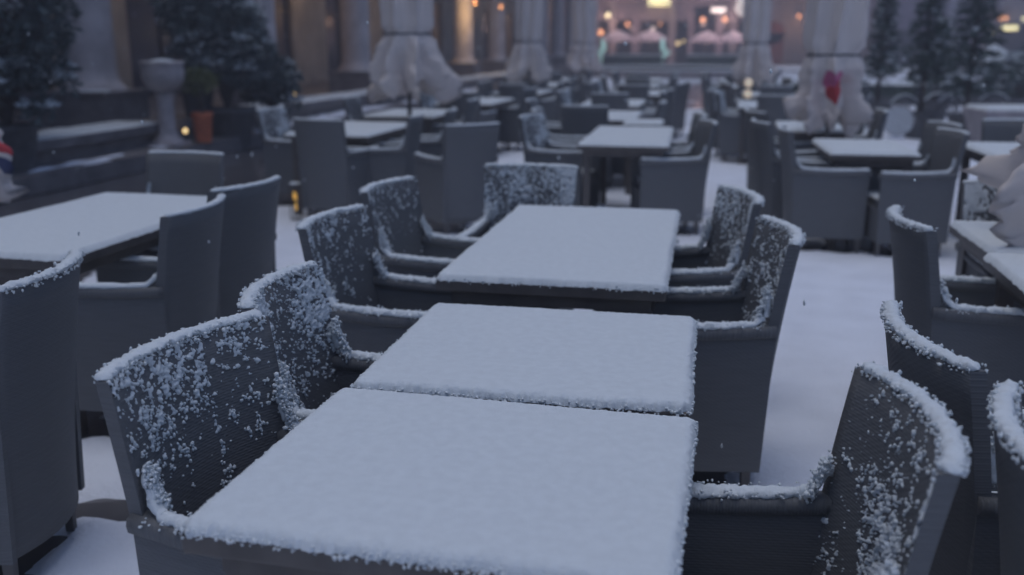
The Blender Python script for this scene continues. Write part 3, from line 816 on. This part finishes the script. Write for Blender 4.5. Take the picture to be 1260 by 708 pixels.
def lantern(label, x, y, z, power, m=None, hang=1.6):
    t = thing('hanging_lantern', label, 'lantern', (x, y, z), 0, 'lanterns hung in the arcade')
    link('lantern_cage', MB().lathe([(.03, .25), (.16, .16), (.155, .14)], n=8).mesh('lantern_cage', BRONZE), t)
    c = MB(); c.tube([(0, 0, .24), (0, 0, hang)], .01, 6)
    for a in range(6): c.tube([(.14 * math.cos(a * 1.047), .14 * math.sin(a * 1.047), .15), (.10 * math.cos(a * 1.047), .10 * math.sin(a * 1.047), -.16)], .007, 5)
    link('chain', c.mesh('chain', BRONZE), t)
    link('bulb', MB().lathe([(.005, -.08), (.06, -.05), (.075, 0), (.05, .06), (.005, .08)], n=12).mesh('bulb', m or BULBO, True), t)
    if power:
        l = bpy.data.lights.new('lantern_light', 'POINT'); l.energy = power; l.color = (1, .62, .25); l.shadow_soft_size = .09
        lo = bpy.data.objects.new('lantern_light', l); COL.objects.link(lo); lo.parent = t; lo.location = (0, 0, -.28)
    return t
lantern('small orange lantern beside the golden column', -8.35, 33.9, 3.0, 60)
lantern('small orange lantern right of the grey column', -8.00, 36.6, 2.95, 25)
lantern('unseen warm lantern deeper inside the arcade behind the shrub', -10.9, 20.8, 4.1, 34, hang=1.2)
lantern('added unseen warm lantern behind the grey stone column at the left', -10.9, 15.3, 4.1, 14, hang=1.2)  # extra lamp out of sight, brightens the arcade wall
lantern('added unseen warm lantern inside the arcade past the dark column', -10.9, 27.0, 4.1, 40, hang=1.2)  # likewise added out of view to lift this bay

def ground_lamp(label, x, y, z, m, power=0):
    t = thing('small_floor_lamp', label, 'lamp', (x, y, z), 0, 'small lights near the ground')
    link('lamp_stem', MB().lathe([(.05, -.0), (.05, .015), (.012, .03), (.012, .10), (.03, .12)], n=10).mesh('lamp_stem', BRONZE), t)
    link('lamp_bulb', MB().lathe([(.01, .12), (.028, .135), (.034, .155), (.026, .18), (.004, .192)], n=12).mesh('lamp_bulb', m, True), t)
ground_lamp('tiny yellow lamp at the foot of the stone urn', -7.36, 12.5, .2, BULBW)
ground_lamp('tiny yellow lamp beyond the broad dark chair back on the left', -7.7, 17.0, .49, BULBW)
ground_lamp('tiny yellow-green lamp under the hem of the largest left parasol', -5.3, 18.7, .38, BULBY)
t = thing('candle_lantern', 'amber glowing candle lantern standing on snow between the left chairs', 'lantern', (-3.62, 7.9, 0))
t.scale = (.55, .55, .62)
lb = MB().box((0, 0, .02), (.15, .15, .04), .005); lb.box((0, 0, .54), (.15, .15, .03), .005)
for sx in (-1, 1):
    for sy in (-1, 1): lb.box((sx * .065, sy * .065, .285), (.014, .014, .49))
link('lantern_frame', lb.mesh('lantern_frame', BRONZE), t)
AMB = mat('amber_flame', (.8, .5, .1), emit=(1, .55, .10), estr=.55)
for (dx, dz) in ((-.022, .38), (.022, .36), (.0, .22)):
    link('candle', MB().lathe([(.004, -.06), (.018, -.04), (.02, .02), (.008, .06), (.001, .075)], (dx, 0, dz), 10).mesh('candle', AMB, True), t)
link('lantern_snow', join([snow_slab(.15, .15, 5, .012, z0=.554)], 'lantern_snow'), t)

# urn on pedestal
t = thing('stone_urn', 'pale stone urn on a slim pedestal at the edge of the left terrace', 'urn', (-7.36, 12.05, .2))
link('pedestal', MB().lathe([(.20, 0), (.20, .07), (.16, .10), (.125, .16), (.115, .25), (.11, .58), (.12, .66), (.15, .70)], n=24).mesh('pedestal', URN, True), t)
link('bowl', MB().lathe([(.08, .70), (.13, .73), (.22, .80), (.275, .90), (.285, 1.0), (.275, 1.07), (.295, 1.10), (.29, 1.13), (.24, 1.13), (.22, 1.08), (.01, 1.06)], n=32).mesh('bowl', URN, True), t)
link('bowl_snow', MB().lathe([(.225, 1.075), (.20, 1.12), (.12, 1.15), (.01, 1.165)], n=24).mesh('bowl_snow', SNOW, True), t)
pb = MB().box((0, 0, .02), (.44, .44, .04), .008); link('pedestal_base', pb.mesh('pedestal_base', URN), t)

# ------------------------------------------------------------------ plants
def leaves(pts, dirs, L, W, seed, flat=0.0):
    """one folded leaf (4 faces collapsed to a diamond pair) per point"""
    rng = np.random.RandomState(seed); n = len(pts)
    d = dirs / (np.linalg.norm(dirs, axis=1)[:, None] + 1e-9)
    r = rng.randn(n, 3); s = np.cross(d, r); s /= (np.linalg.norm(s, axis=1)[:, None] + 1e-9)
    l = L * rng.uniform(.6, 1.3, n)[:, None]; w = W * rng.uniform(.7, 1.2, n)[:, None]
    up = np.cross(s, d)
    a = pts; b = pts + d * l * .5 + s * w - up * w * .3; c = pts + d * l; e = pts + d * l * .5 - s * w - up * w * .3
    v = np.stack([a, b, c, e], 1).reshape(-1, 3); i = np.arange(n) * 4
    f = np.concatenate([np.stack([i, i + 1, i + 2], 1), np.stack([i, i + 2, i + 3], 1)])
    return v, f

def conifer(label, x, y, z0, zt, r0, seed, group, pot=True, snow=.10):
    rng = np.random.RandomState(seed)
    t = thing('potted_conifer', label, 'tree', (x, y, 0), rng.uniform(0, 6), group)
    if pot:
        link('pot', MB().lathe([(.20, 0), (.21, .02), (.27, .40), (.30, .42), (.30, .46), (.26, .46), (.25, .42), (.01, .41)], n=20).mesh('pot', POTD, True), t)
    link('trunk', MB().tube([(0, 0, .35), (.02, .01, z0), (0, .02, (z0 + zt) / 2), (0, 0, zt)], [.045, .04, .028, .008], 8).mesh('trunk', BARK, True), t)
    P = []; D = []; SP = []; br = MB()
    nb = int(95 * (zt - z0) / 2)
    for k in range(nb):
        q = (k + rng.rand()) / nb; z = z0 + (zt - z0) * q ** 1.1; a = k * 2.399 + rng.uniform(-.3, .3)
        rr = .86 * r0 * (1 - q) ** .8 * rng.uniform(.6, 1.12) + .06
        if q < .12: rr *= .55 + q * 3.5
        droop = rng.uniform(-.25, .12); e = np.array([math.cos(a), math.sin(a), droop])
        p0 = np.array([0, 0, z]); p1 = p0 + e * rr
        br.tube([p0, (p0 + p1) / 2 + (0, 0, .02), p1], [.012, .008, .003], 4)
        m = int(30 + 105 * rr)
        u = rng.rand(m) ** .7; pts = p0 + e * (u * rr)[:, None] + rng.randn(m, 3) * .028
        sidev = np.cross(e, (0, 0, 1)); dd = e + sidev * rng.uniform(-1.2, 1.2, m)[:, None] + rng.randn(m, 3) * .35
        P.append(pts); D.append(dd)
        if rng.rand() < snow * 4.5:
            mm = rng.randint(2, 6); uu = rng.uniform(.55, 1.0, mm)
            SP.append(p0 + e * (uu * rr)[:, None] + rng.randn(mm, 3) * .02 + (0, 0, .02))
    v, f = leaves(np.concatenate(P), np.concatenate(D), .085, .011, seed)
    link('branches', br.mesh('branches', BARK), t)
    link('crown', mesh('crown', v, f, LEAF), t)
    if SP:
        c = np.concatenate(SP); v, f = blobs(c, rng.uniform(.02, .05, len(c)), .5, seed); link('crown_snow', mesh('crown_snow', v, f, SNOW, True), t)['kind'] = 'stuff'
    return t

def shrub(label, x, y, z, rx, rz, zc, n, seed, m, snow, leaf=(.10, .022), stem=True, potmat=None, name='potted_shrub', potr=.32, zpot=.5):
    rng = np.random.RandomState(seed)
    t = thing(name, label, 'shrub', (x, y, z), 0)
    if potmat is not None:
        link('pot', MB().lathe([(potr * .7, 0), (potr * .72, .02), (potr * .93, zpot * .86), (potr, zpot * .9), (potr, zpot), (potr * .88, zpot), (potr * .86, zpot * .9), (.01, zpot * .88)], n=24).mesh('pot', potmat, True), t)
    st = MB(); K = max(8, int(n / 130)); cen = []
    for k in range(K):
        a = k * 2.399; q = (k + .5) / K; ph = math.acos(1 - 1.75 * q); rr = rng.uniform(.68, 1.0)
        c = np.array([rx * rr * math.sin(ph) * math.cos(a), rx * rr * math.sin(ph) * math.sin(a), zc + rz * rr * math.cos(ph)])
        cen.append(c); st.tube([(0, 0, zpot * .8), (c[0] * .3, c[1] * .3, zc - rz * .4 + (c[2] - zc) * .3), c], [.022, .014, .005], 5)
    link('stems', st.mesh('stems', BARK), t)
    cen = np.array(cen); idx = rng.randint(0, K, n)
    cr = rng.uniform(.12, .24, K) * (rx / .8) ** .5
    off = rng.randn(n, 3); off /= np.linalg.norm(off, axis=1)[:, None]; off *= (rng.rand(n) ** .4 * cr[idx])[:, None] * np.array([1.15, 1.15, .75])
    P = cen[idx] + off; D = off * 3 + rng.randn(n, 3) * .25 + np.array([0, 0, .1])
    v, f = leaves(P, D, leaf[0], leaf[1], seed)
    link('foliage', mesh('foliage', v, f, m), t)
    if snow:
        pick = (off[:, 2] > .03) & (P[:, 2] > zc - rz * .75) & (rng.rand(n) < snow) & (fbm(cen[idx] * 2.2, seed) > -.12)
        vv, ff = blobs(P[pick] + (0, 0, .015), rng.uniform(.015, .05, pick.sum()), .5, seed)
        vs, fs = leaves(P[pick], D[pick] * np.array([1, 1, .2]), leaf[0], leaf[1] * 1.9, seed + 1)
        vs[:, 2] += .02
        link('foliage_snow', join([(vv, ff), (vs, fs)], 'foliage_snow', SNOW, False), t)['kind'] = 'stuff'
    return t
shrub('large dark shrub with frosty leaf tips cut by the left edge', -7.55, 9.2, .2, .75, 1.35, 1.65, 9000, 3, LEAF2, .45, potmat=POTD)
shrub('big round laurel shrub dusted with snow behind the stone urn', -7.25, 13.6, .0, .66, .92, 1.58, 9000, 5, LEAF2, .6, potmat=POTD, potr=.42, zpot=.62)
shrub('lower leafy shrub merging with the right foot of the round laurel', -7.0, 14.6, .0, .42, .45, .9, 3000, 8, LEAF2, .35, potmat=POTD, potr=.3, zpot=.4)
shrub('leafy plant with a snowy flat top above the stone urn', -7.75, 13.6, .38, .5, .55, 1.75, 3500, 6, LEAF2, .10, potmat=POTD, potr=.25, zpot=.5)
shrub('small yellow-green plant in an orange terracotta pot by the laurel', -7.05, 12.45, .2, .18, .20, .82, 700, 7, LEAF3, .0, leaf=(.08, .014), potmat=TERR, potr=.15, zpot=.42)
CGR = 'potted conifers at the right of the terrace'
conifer('slim conifer just right of the pink-printed parasol', 3.15, 19.9, .95, 2.75, .42, 11, CGR, snow=.14)
conifer('conifer with thin trunk, second from the left in the right group', 3.42, 17.2, .95, 2.75, .45, 12, CGR, snow=.10)
conifer('conifer hidden between its taller neighbours behind the white globe', 4.25, 20.2, .9, 2.0, .40, 13, CGR, snow=.08)
conifer('tallest and broadest conifer of the right group', 4.02, 16.7, .82, 3.1, .62, 14, CGR, snow=.09)
conifer('conifer cut by the right edge of the picture', 5.55, 18.2, .80, 2.1, .62, 15, CGR, snow=.12)

# ------------------------------------------------------------------ right middle ground
t = thing('stone_planter', 'large tapered concrete planter filled with snow at the right', 'planter', (4.35, 15.6, 0), R(8))
link('planter_box', MB().box((0, 0, .31), (1.05, .9, .62), .02, taper=.72).mesh('planter_box', CONC), t)
link('planter_snow', join([snow_slab(1.0, .85, 5, .03, h=.05, z0=.615)], 'planter_snow'), t)
def globe_lamp(label, x, y, z, r):
    t = thing('globe_lamp', label, 'street lamp', (x, y, 0), 0, 'unlit white globe lamps')
    link('lamp_post', MB().lathe([(.10, 0), (.10, .03), (.035, .08), (.03, z - r - .03), (.07, z - r)], n=14).mesh('lamp_post', LEGM, True), t)
    link('globe', MB().lathe([(r * math.sin(a), z - r * math.cos(a)) for a in np.linspace(.12, 3.10, 16)], n=24).mesh('globe', FROST, True), t)
globe_lamp('white globe lamp between the two larger conifers', 5.03, 24.0, 1.44, .21)
globe_lamp('white globe lamp beside the pink-printed parasol', 3.23, 24.0, 1.72, .18)
t = thing('wire_spiral_ornament', 'round white spiral ornament standing on snow behind the right table', 'ornament', (3.05, 17.0, 0), R(-8))
sp = [(.265 * (1 - k / 150) * math.cos(k * .2), 0, .31 + .26 * (1 - k / 150) * math.sin(k * .2)) for k in range(140)]
link('spiral', MB().tube(sp, .016, 6).mesh('spiral', CONC, True), t)
link('disc', MB().tube([(0, -.012, .31), (0, .012, .31)], .24, 28).mesh('disc', SNOW), t)
link('stand', MB().box((0, 0, .03), (.25, .18, .06), .01).mesh('stand', FROST), t)

def bicycle(label, x, y, rz):
    t = thing('bicycle', label, 'bicycle', (x, y, 0), rz, 'bicycles parked in the snow')
    for wx in (-.52, .52):
        w = link('wheel', MB().tube([(wx + .31 * math.cos(a), 0, .345 + .31 * math.sin(a)) for a in np.linspace(0, 2 * math.pi, 33)], .011, 6).mesh('wheel', METAL, True), t)
        link('tyre', MB().tube([(wx + .328 * math.cos(a), 0, .345 + .328 * math.sin(a)) for a in np.linspace(0, 2 * math.pi, 33)], .016, 6).mesh('tyre', RUBBER, True), w)
        s = MB()
        for a in np.linspace(0, 2 * math.pi, 19)[:-1]: s.tube([(wx, 0, .345), (wx + .31 * math.cos(a), 0, .345 + .31 * math.sin(a))], .0025, 4)
        link('spokes', s.mesh('spokes', METAL), w)
        link('wheel_snow', mesh('wheel_snow', *cap([(wx + .345 * math.cos(a), 0, .345 + .345 * math.sin(a)) for a in np.linspace(R(35), R(145), 14)], (0, 1, 0), .016, .02, 3, 8, .2, 30, .02), SNOW, True), w)
    f = MB()
    for a, b in (((-.52, 0, .345), (-.12, 0, .30)), ((-.52, 0, .345), (-.22, 0, .78)), ((-.12, 0, .30), (-.24, 0, .90)), ((-.12, 0, .30), (.36, 0, .74)), ((-.21, 0, .74), (.35, 0, .82)), ((.34, 0, .92), (.40, 0, .65)), ((.40, 0, .65), (.52, 0, .345))): f.tube([a, b], .015, 7)
    link('frame', f.mesh('frame', METAL, True), t)
    link('handlebar', MB().tube([(.26, -.27, .98), (.34, -.12, .99), (.34, .12, .99), (.26, .27, .98)], .012, 6).mesh('handlebar', METAL, True), t)
    link('saddle', MB().box((-.25, 0, .93), (.24, .13, .05), .02).mesh('saddle', RUBBER), t)
    link('saddle_snow', join([snow_slab(.22, .12, 3, .012, h=.03, z0=.953)], 'saddle_snow'), t).location = (-.25, 0, 0)
bicycle('bicycle parked behind the two trunks of the right conifers', 3.75, 18.3, R(30))
bicycle('bicycle parked left of the conifers beside the parasol hem', 2.55, 17.6, R(70))
bicycle('bicycle parked between the tallest conifer and the concrete planter', 4.55, 19.0, R(15))

shrub('low snow-laden bush beyond the conifers near the right edge', 6.9, 24.0, 0, .7, .5, .9, 3500, 21, LEAF2, .5, potmat=POTD, potr=.4, zpot=.4)
TRC = mat('lit_canopy', (.80, .66, .68), rough=.8)
_nt = TRC.node_tree; _tr = _nt.nodes.new('ShaderNodeBsdfTranslucent'); _tr.inputs[0].default_value = (.85, .66, .68, 1)
_mx = _nt.nodes.new('ShaderNodeMixShader'); _mx.inputs[0].default_value = .5
_nt.links.new(_nt.nodes['Principled BSDF'].outputs[0], _mx.inputs[1]); _nt.links.new(_tr.outputs[0], _mx.inputs[2]); _nt.links.new(_mx.outputs[0], _nt.nodes['Material Output'].inputs['Surface'])
def open_parasol(label, x, y, z, r, m=TRC, group='open pale parasols on the far side of the square'):
    t = thing('open_parasol', label, 'parasol', (x, y, 0), .3, group)
    link('pole', MB().tube([(0, 0, 0), (0, 0, z)], .03, 8).mesh('pole', LEGM), t)
    n = 8; v = [(0, 0, z)]
    for i in range(n): a = 2 * math.pi * i / n; v.append((r * .55 * math.cos(a), r * .55 * math.sin(a), z - .22)); v.append((r * math.cos(a), r * math.sin(a), z - .50)); v.append((r * 1.0 * math.cos(a), r * 1.0 * math.sin(a), z - .68))
    f = []
    for i in range(n):
        j = (i + 1) % n; a, b = 1 + i * 3, 1 + j * 3; f += [[0, a, b], [a, a + 1, b + 1, b], [a + 1, a + 2, b + 2, b + 1]]
    me = mesh('canopy', np.array(v), f, m); link('canopy', me, t)
    if m is TRC:
        link('added_glow_ring', MB().lathe([(.04, z - .62), (.11, z - .60), (.11, z - .56), (.04, z - .54)], n=12).mesh('added_glow_ring', BULBP), t)  # glowing ring added under the cloth to brighten the canopy
        l = bpy.data.lights.new('canopy_fill_light', 'POINT'); l.energy = 15; l.color = (1, .78, .76); l.shadow_soft_size = .12  # added fill light that shines through the translucent cloth
        lo = bpy.data.objects.new('canopy_fill_light', l); COL.objects.link(lo); lo.parent = t; lo.location = (0, -.25, z - .62)
        return t
    so = [(x_ * 1.01, y_ * 1.01, z_ + .03) for x_, y_, z_ in v]; link('canopy_snow', mesh('canopy_snow', np.array(so)[[i for i in range(len(so))]], [q for q in f if len(q) == 3 or q[2] % 3 == 2], SNOW), t)
open_parasol('leftmost of the four open parasols across the square', -5.85, 60, 2.42, 1.05)
open_parasol('second open parasol across the square, right of the leftmost', -3.85, 60, 2.42, 1.05)
open_parasol('third open parasol across the square, before the dark arch', -.51, 60, 2.36, 1.0)
open_parasol('rightmost of the four open parasols across the square', 1.05, 60, 2.36, 1.0)
open_parasol('snow-covered open parasol between the conifers at the right edge', 6.45, 25, 1.55, .62, SNOW, None or 'open pale parasols on the far side of the square')

# tubes of turquoise light, hedge and cafe counter beneath the far parasols
for lab, x, y, pts in (('pale turquoise lit tube figure left of the far parasols', -6.72, 59.4, [(0, 0, 0), (.05, 0, .9), (-.12, 0, 1.0), (.1, 0, 1.3), (.05, 0, 1.85)]), ('pale turquoise lit tube figure between the far parasols', -3.10, 59.3, [(0, 0, 0), (-.05, 0, .8), (.4, 0, 1.1), (.05, 0, 1.25), (.0, 0, 1.9)])):
    t = thing('light_figure', lab, 'light', (x, y, 0), 0, 'turquoise light figures across the square')
    link('glow_tube', MB().tube(pts, [.06, .16, .12, .16, .10], 10).mesh('glow_tube', TURQ, True), t)
    link('foot', MB().box((0, 0, .03), (.5, .5, .06), .01).mesh('foot', BRONZE), t)
def hedge(label, x, y, w, d, h, seed, z=0):
    rng = np.random.RandomState(seed); n = int(900 * w)
    t = thing('clipped_hedge', label, 'hedge', (x, y, z))
    p = np.stack([rng.uniform(-w / 2, w / 2, n), rng.uniform(-d / 2, d / 2, n), rng.uniform(.08, h, n)], 1)
    v, f = leaves(p, rng.randn(n, 3), .12, .03, seed)
    link('hedge_trough', MB().box((0, 0, .12), (w, d, .24), .02).mesh('hedge_trough', POTD), t)
    link('hedge_leaves', mesh('hedge_leaves', v, f, HEDGE), t)
    link('hedge_core', MB().box((0, 0, h * .5), (w * .97, d * .8, h * .9), .02).mesh('hedge_core', HEDGE), t)
    s = snow_slab(w, d, seed, .08, h=.06, z0=h * .96, jag=.02); link('hedge_snow', mesh('hedge_snow', *s, SNOW, True), t)
hedge('dark hedge trough under the two left far parasols', -4.8, 58.6, 3.6, .5, .95, 1)
hedge('dark hedge trough under the two right far parasols', .35, 58.6, 3.9, .5, .95, 2)
hedge('snow-topped hedge behind the conifer trunks at the right', 5.3, 27.0, 8.0, .8, .55, 3)

t = thing('round_basin', 'low round fountain basin with a snowy rim across the square', 'fountain', (-1.9, 50.0, 0))
link('basin_wall', MB().lathe([(5.2, 0), (5.2, .34), (5.25, .38), (4.8, .38), (4.8, .10), (.01, .10)], n=64).mesh('basin_wall', CONC, True), t)
link('rim_snow', MB().lathe([(4.82, .375), (4.88, .43), (5.02, .45), (5.18, .43), (5.24, .375)], n=64).mesh('rim_snow', SNOW, True), t)
link('basin_water', MB().lathe([(.01, .14), (4.79, .14), (4.79, .12), (.01, .12)], n=48).mesh('basin_water', WET), t)
structure('far_kerb', MB().box((-1, 56.6, .07), (22, .5, .14), .02), CONC)
o = link('far_kerb_snow', join([snow_slab(22, .5, 9, .06, h=.04, z0=.138, jag=.01)], 'far_kerb_snow')); o.location = (-1, 56.6, 0); o['kind'] = 'structure'

# ------------------------------------------------------------------ far facades
def window_set(bd, m, fm, pos, w, h, arch=False, gl=GLASS, nm='window'):
    g = MB().box((0, 0, 0), (w, .1, h))
    if arch:
        g.tube([(0, -.05, h / 2), (0, .05, h / 2)], w / 2, 20)
    gm = g.mesh(nm, gl); f = MB()
    for s in (-1, 1): f.box((s * (w / 2 + .09), -.06, 0), (.18, .16, h + (.0 if arch else .36)))
    if arch:
        f.tube([((w / 2 + .09) * math.cos(a), -.06, h / 2 + (w / 2 + .09) * math.sin(a)) for a in np.linspace(0, math.pi, 15)], .10, 6)
    else:
        f.box((0, -.062, h / 2 + .09), (w, .16, .18))
    f.box((0, -.10, -h / 2 - .09), (w + .5, .28, .16)); f.box((0, -.06, 0), (.06, .06, h)); f.box((0, -.058, h * .15), (w, .055, .06))
    fmesh = f.mesh('window_frame', fm)
    for (x, z) in pos:
        o = link(nm, gm, bd, (x, -.02, z)); link('window_frame', fmesh, o)
def facade(label, x0, x1, y, h, wallm, shops, up, trim=TRIM, rz=0):
    cx = (x0 + x1) / 2; w = x1 - x0
    b = thing('far_building', label, 'building', (cx, y, 0), rz, 'buildings across the square')
    # wall with real shop openings on the ground floor
    mb = MB(); edges = sorted(shops); x = -w / 2
    for (a, c, top) in edges:
        mb.box(((x + a) / 2, 5, h / 2), (a - x, 10, h)); mb.box(((a + c) / 2, 5, (top + h) / 2), (c - a, 10.0, h - top)); x = c
    mb.box(((x + w / 2) / 2, 5, h / 2), (w / 2 - x, 10, h)); link('wall', mb.mesh('wall', wallm), b)
    for (a, c, top) in edges:
        s = link('shopfront', MB().box(((a + c) / 2, 1.0, top / 2), (c - a, .1, top)).mesh('shopfront', GLASS), b)
        f = MB(); f.box(((a + c) / 2, .9, top - .35), (c - a, .1, .1))
        k = max(2, int((c - a) / 1.2))
        for q in range(k + 1): f.box((a + (c - a) * q / k, .9, top / 2), (.1, .094, top - .01))
        link('shopfront_frame', f.mesh('shopfront_frame', BRONZE), s)
    link('cornice', MB().box((0, -.15, 4.15 + .9), (w, .5, .28), .03).mesh('cornice', trim), b)
    link('roof', MB().box((0, 4.6, h + .2), (w + .0, 11.2, .4), .03).mesh('roof', VIOL), b)
    window_set(b, wallm, trim, up, 1.3, 2.1)
    for xx in np.arange(-w / 2 + .5, w / 2, 4.6):
        link('pilaster', MB().box((xx, -.11, 2.45), (.55, .24, 4.9), .02).mesh('pilaster', trim), b)
    return b
def ups(w, step=2.9): return [(x, z) for x in np.arange(-w / 2 + 1.6, w / 2 - 1, step) for z in (7.2, 10.6)]
facade('pink-lit building across the square with dark shopfronts and lamps', -13.0, 3.6, 77, 13, PINK, [(-4.6 + .3, -1.7, 3.4), (-1.1, 2.6, 3.3), (3.4, 5.0, 4.6), (5.9, 8.0, 3.3)][:2] + [(3.0, 4.7, 4.4), (5.3, 7.9, 3.2)], ups(16.6))
facade('ochre building with a red arched door beyond the right aisle', 3.6, 11.0, 77.5, 12, TAN, [(-3.4 + 4.4, 3.0, 3.4)], ups(7.4))
facade('dark violet-brown building behind the conifers', 11.0, 18.2, 74, 14, VIOL, [(-2.5, -.6, 2.6), (.8, 2.6, 2.6)], ups(7.2), GREYB)
facade('grey building at the right edge with lit lamps on its front', 18.2, 34.0, 77, 13, GREYB, [(-6.5, -3.0, 3.0), (-.5, 3.5, 3.0)], ups(15.8), GREYB)
d = thing('arched_door', 'dark red arched door in the ochre building', 'door', (4.25, 77.4, 0), 0)
g = MB().box((0, 0, 1.2), (1.7, .3, 2.4)); g.tube([(0, -.15, 2.4), (0, .15, 2.4)], .85, 24); link('door_leaf', g.mesh('door_leaf', DOOR), d)
f = MB()
for s in (-1, 1): f.box((s * 1.0, -.1, 1.2), (.28, .5, 2.4), .02)
f.tube([(1.0 * math.cos(a), -.1, 2.4 + 1.0 * math.sin(a)) for a in np.linspace(0, math.pi, 17)], .15, 8); link('door_surround', f.mesh('door_surround', TAN), d)
# side of the square behind the viewer's right, so the place is closed like a street
facade('plain grey building closing the square far to the right', 0, 60, 0, 12, GREYB, [(-3, 3, 3)], ups(60, 5)).location = (42, 45, 0)
bpy.context.scene.objects[-1] if False else None
for o in [o for o in COL.objects if o.get('label', '').startswith('plain grey building closing')]: o.rotation_euler = (0, 0, R(-90))

def wall_lamp(label, x, y, z, m, r=.16, shape='ball', power=0, col=(1, .6, .35), w=1.0):
    t = thing('facade_lamp', label, 'lamp', (x, y, z), 0, 'lamps on the far facades')
    if shape == 'ball': link('lamp_globe', MB().lathe([(r * math.sin(a), -r * math.cos(a)) for a in np.linspace(.08, 3.06, 9)], n=14).mesh('lamp_globe', m, True), t)
    else: link('lamp_panel', MB().box((0, 0, 0), (w, .12, r * 2), .03).mesh('lamp_panel', m), t)
    link('lamp_bracket', MB().tube([(0, 0, r * .9), (0, .12, r + .14), (0, .55, r + .14)], .025, 6).mesh('lamp_bracket', BRONZE), t)
    if power:
        l = bpy.data.lights.new('facade_lamp_light', 'POINT'); l.energy = power * .6; l.color = col; l.shadow_soft_size = r
        lo = bpy.data.objects.new('facade_lamp_light', l); COL.objects.link(lo); lo.parent = t; lo.location = (0, -.5 - r, -.25)
PKL = (1, .66, .62)
wall_lamp('bright pale yellow globe lamp top left of the far facade', -8.2, 76.2, 3.75, BULBY, .20, power=150, col=(1, .7, .6))
wall_lamp('glowing yellow sign lamp above the far shopfront', -4.35, 76.3, 4.72, BULBY, .32, 'box', 90, (1, .75, .4), 1.7)
wall_lamp('small orange lamp over the left far parasol', -6.68, 76.2, 3.06, BULBO, .15, power=60, col=PKL)
wall_lamp('faint orange lamp beside the third left parasol', -8.75, 76.2, 2.45, BULBO, .22, power=40, col=PKL)
wall_lamp('small pink-white lamp over the second far parasol', -4.75, 76.2, 2.75, BULBP, .14, power=60, col=PKL)
wall_lamp('small orange lamp just above the pink-white one', -4.2, 76.2, 3.08, BULBO, .10)
wall_lamp('left orange lamp of the pair over the right far parasols', -1.0, 76.2, 3.39, BULBO, .18, power=90, col=PKL)
wall_lamp('right orange lamp of the pair over the right far parasols', .62, 76.2, 3.39, BULBO, .18, power=90, col=PKL)
wall_lamp('white lit sign above the pair of orange lamps', .11, 76.3, 4.08, BULBP, .20, 'box', 90, (1, .8, .75), 1.1)
wall_lamp('low yellow lamp under the third far parasol', -2.3, 62.5, 1.62, BULBW, .12)
wall_lamp('low yellow lamp beside the one under the third far parasol', -1.95, 62.5, 1.75, BULBW, .08)
wall_lamp('lamp with an orange glow by the red arched door', 6.0, 76.4, 3.6, BULBO, .12, power=90, col=(1, .55, .3))
wall_lamp('wide pale yellow lamp on the grey building at the right edge', 20.6, 76.3, 2.7, BULBY, .17, 'box', 50, (1, .8, .5), 1.1)
wall_lamp('orange lamp above the wide pale yellow one at the right edge', 20.1, 76.3, 3.38, BULBO, .14, 'box', 0, PKL, .6)
wall_lamp('yellow lamp touching the right edge of the picture', 21.45, 76.2, 3.3, BULBY, .18)
t = thing('light_cluster', 'large white cluster of lights behind the narrow closed parasol', 'light', (1.75, 75.6, 0), 0)
link('cluster_pole', MB().tube([(0, 0, 0), (0, 0, 4.2)], .06, 8).mesh('cluster_pole', BRONZE), t)
for (dx, dz, r) in ((0, 4.6, .34), (-.22, 4.15, .24), (.05, 3.85, .26), (.15, 5.1, .3), (2.1, 4.25, .26)):
    if dx < 1: link('cluster_globe', MB().lathe([(r * math.sin(a), dz - r * math.cos(a)) for a in np.linspace(.08, 3.06, 9)], (dx, -.1, 0), n=14).mesh('cluster_globe', BULBP, True), t)
t = thing('table_lantern', 'pair of stacked white glowing lamps at the far end of the aisle', 'lamp', (.54, 15.6, 0))
link('lantern_stand', MB().tube([(0, 0, 0), (0, 0, .74)], .03, 8).mesh('lantern_stand', BRONZE), t)
WB = mat('dim_white_bulb', (.8, .7, .55), emit=(1, .82, .6), estr=.45)
for z in (.80, .97): link('lantern_bulb', MB().lathe([(.002, z - .07), (.05, z - .05), (.065, z), (.05, z + .05), (.002, z + .07)], n=12).mesh('lantern_bulb', WB, True), t)

# ------------------------------------------------------------------ falling snow
rng = np.random.RandomState(5); n = 420
dist = rng.uniform(2.2, 22, n); bear = rng.uniform(R(-42), R(18), n)
P = np.stack([dist * np.sin(bear), dist * np.cos(bear), rng.uniform(.2, 3.2, n)], 1)
V, F = blobs(P, rng.uniform(.0025, .0055, n) * (1 + dist * .05), 1.6, 3)
o = thing('falling_snow', 'snowflakes drifting down over the whole terrace', 'snow', me=mesh('falling_snow', V, F, SNOW, True)); o['kind'] = 'stuff'

# ------------------------------------------------------------------ air full of fine snow, added to veil and lift the dark tones
hz = bpy.data.materials.new('snowy_air'); hz.use_nodes = True
nt = hz.node_tree; nt.nodes.remove(nt.nodes['Principled BSDF'])
pv = nt.nodes.new('ShaderNodeVolumePrincipled'); pv.inputs['Color'].default_value = (.80, .80, .92, 1); pv.inputs['Density'].default_value = .009
nt.links.new(pv.outputs[0], nt.nodes['Material Output'].inputs['Volume'])
o = link('haze', MB().box((0, 60, 10.5), (760, 760, 24)).mesh('haze', hz)); o['kind'] = 'stuff'
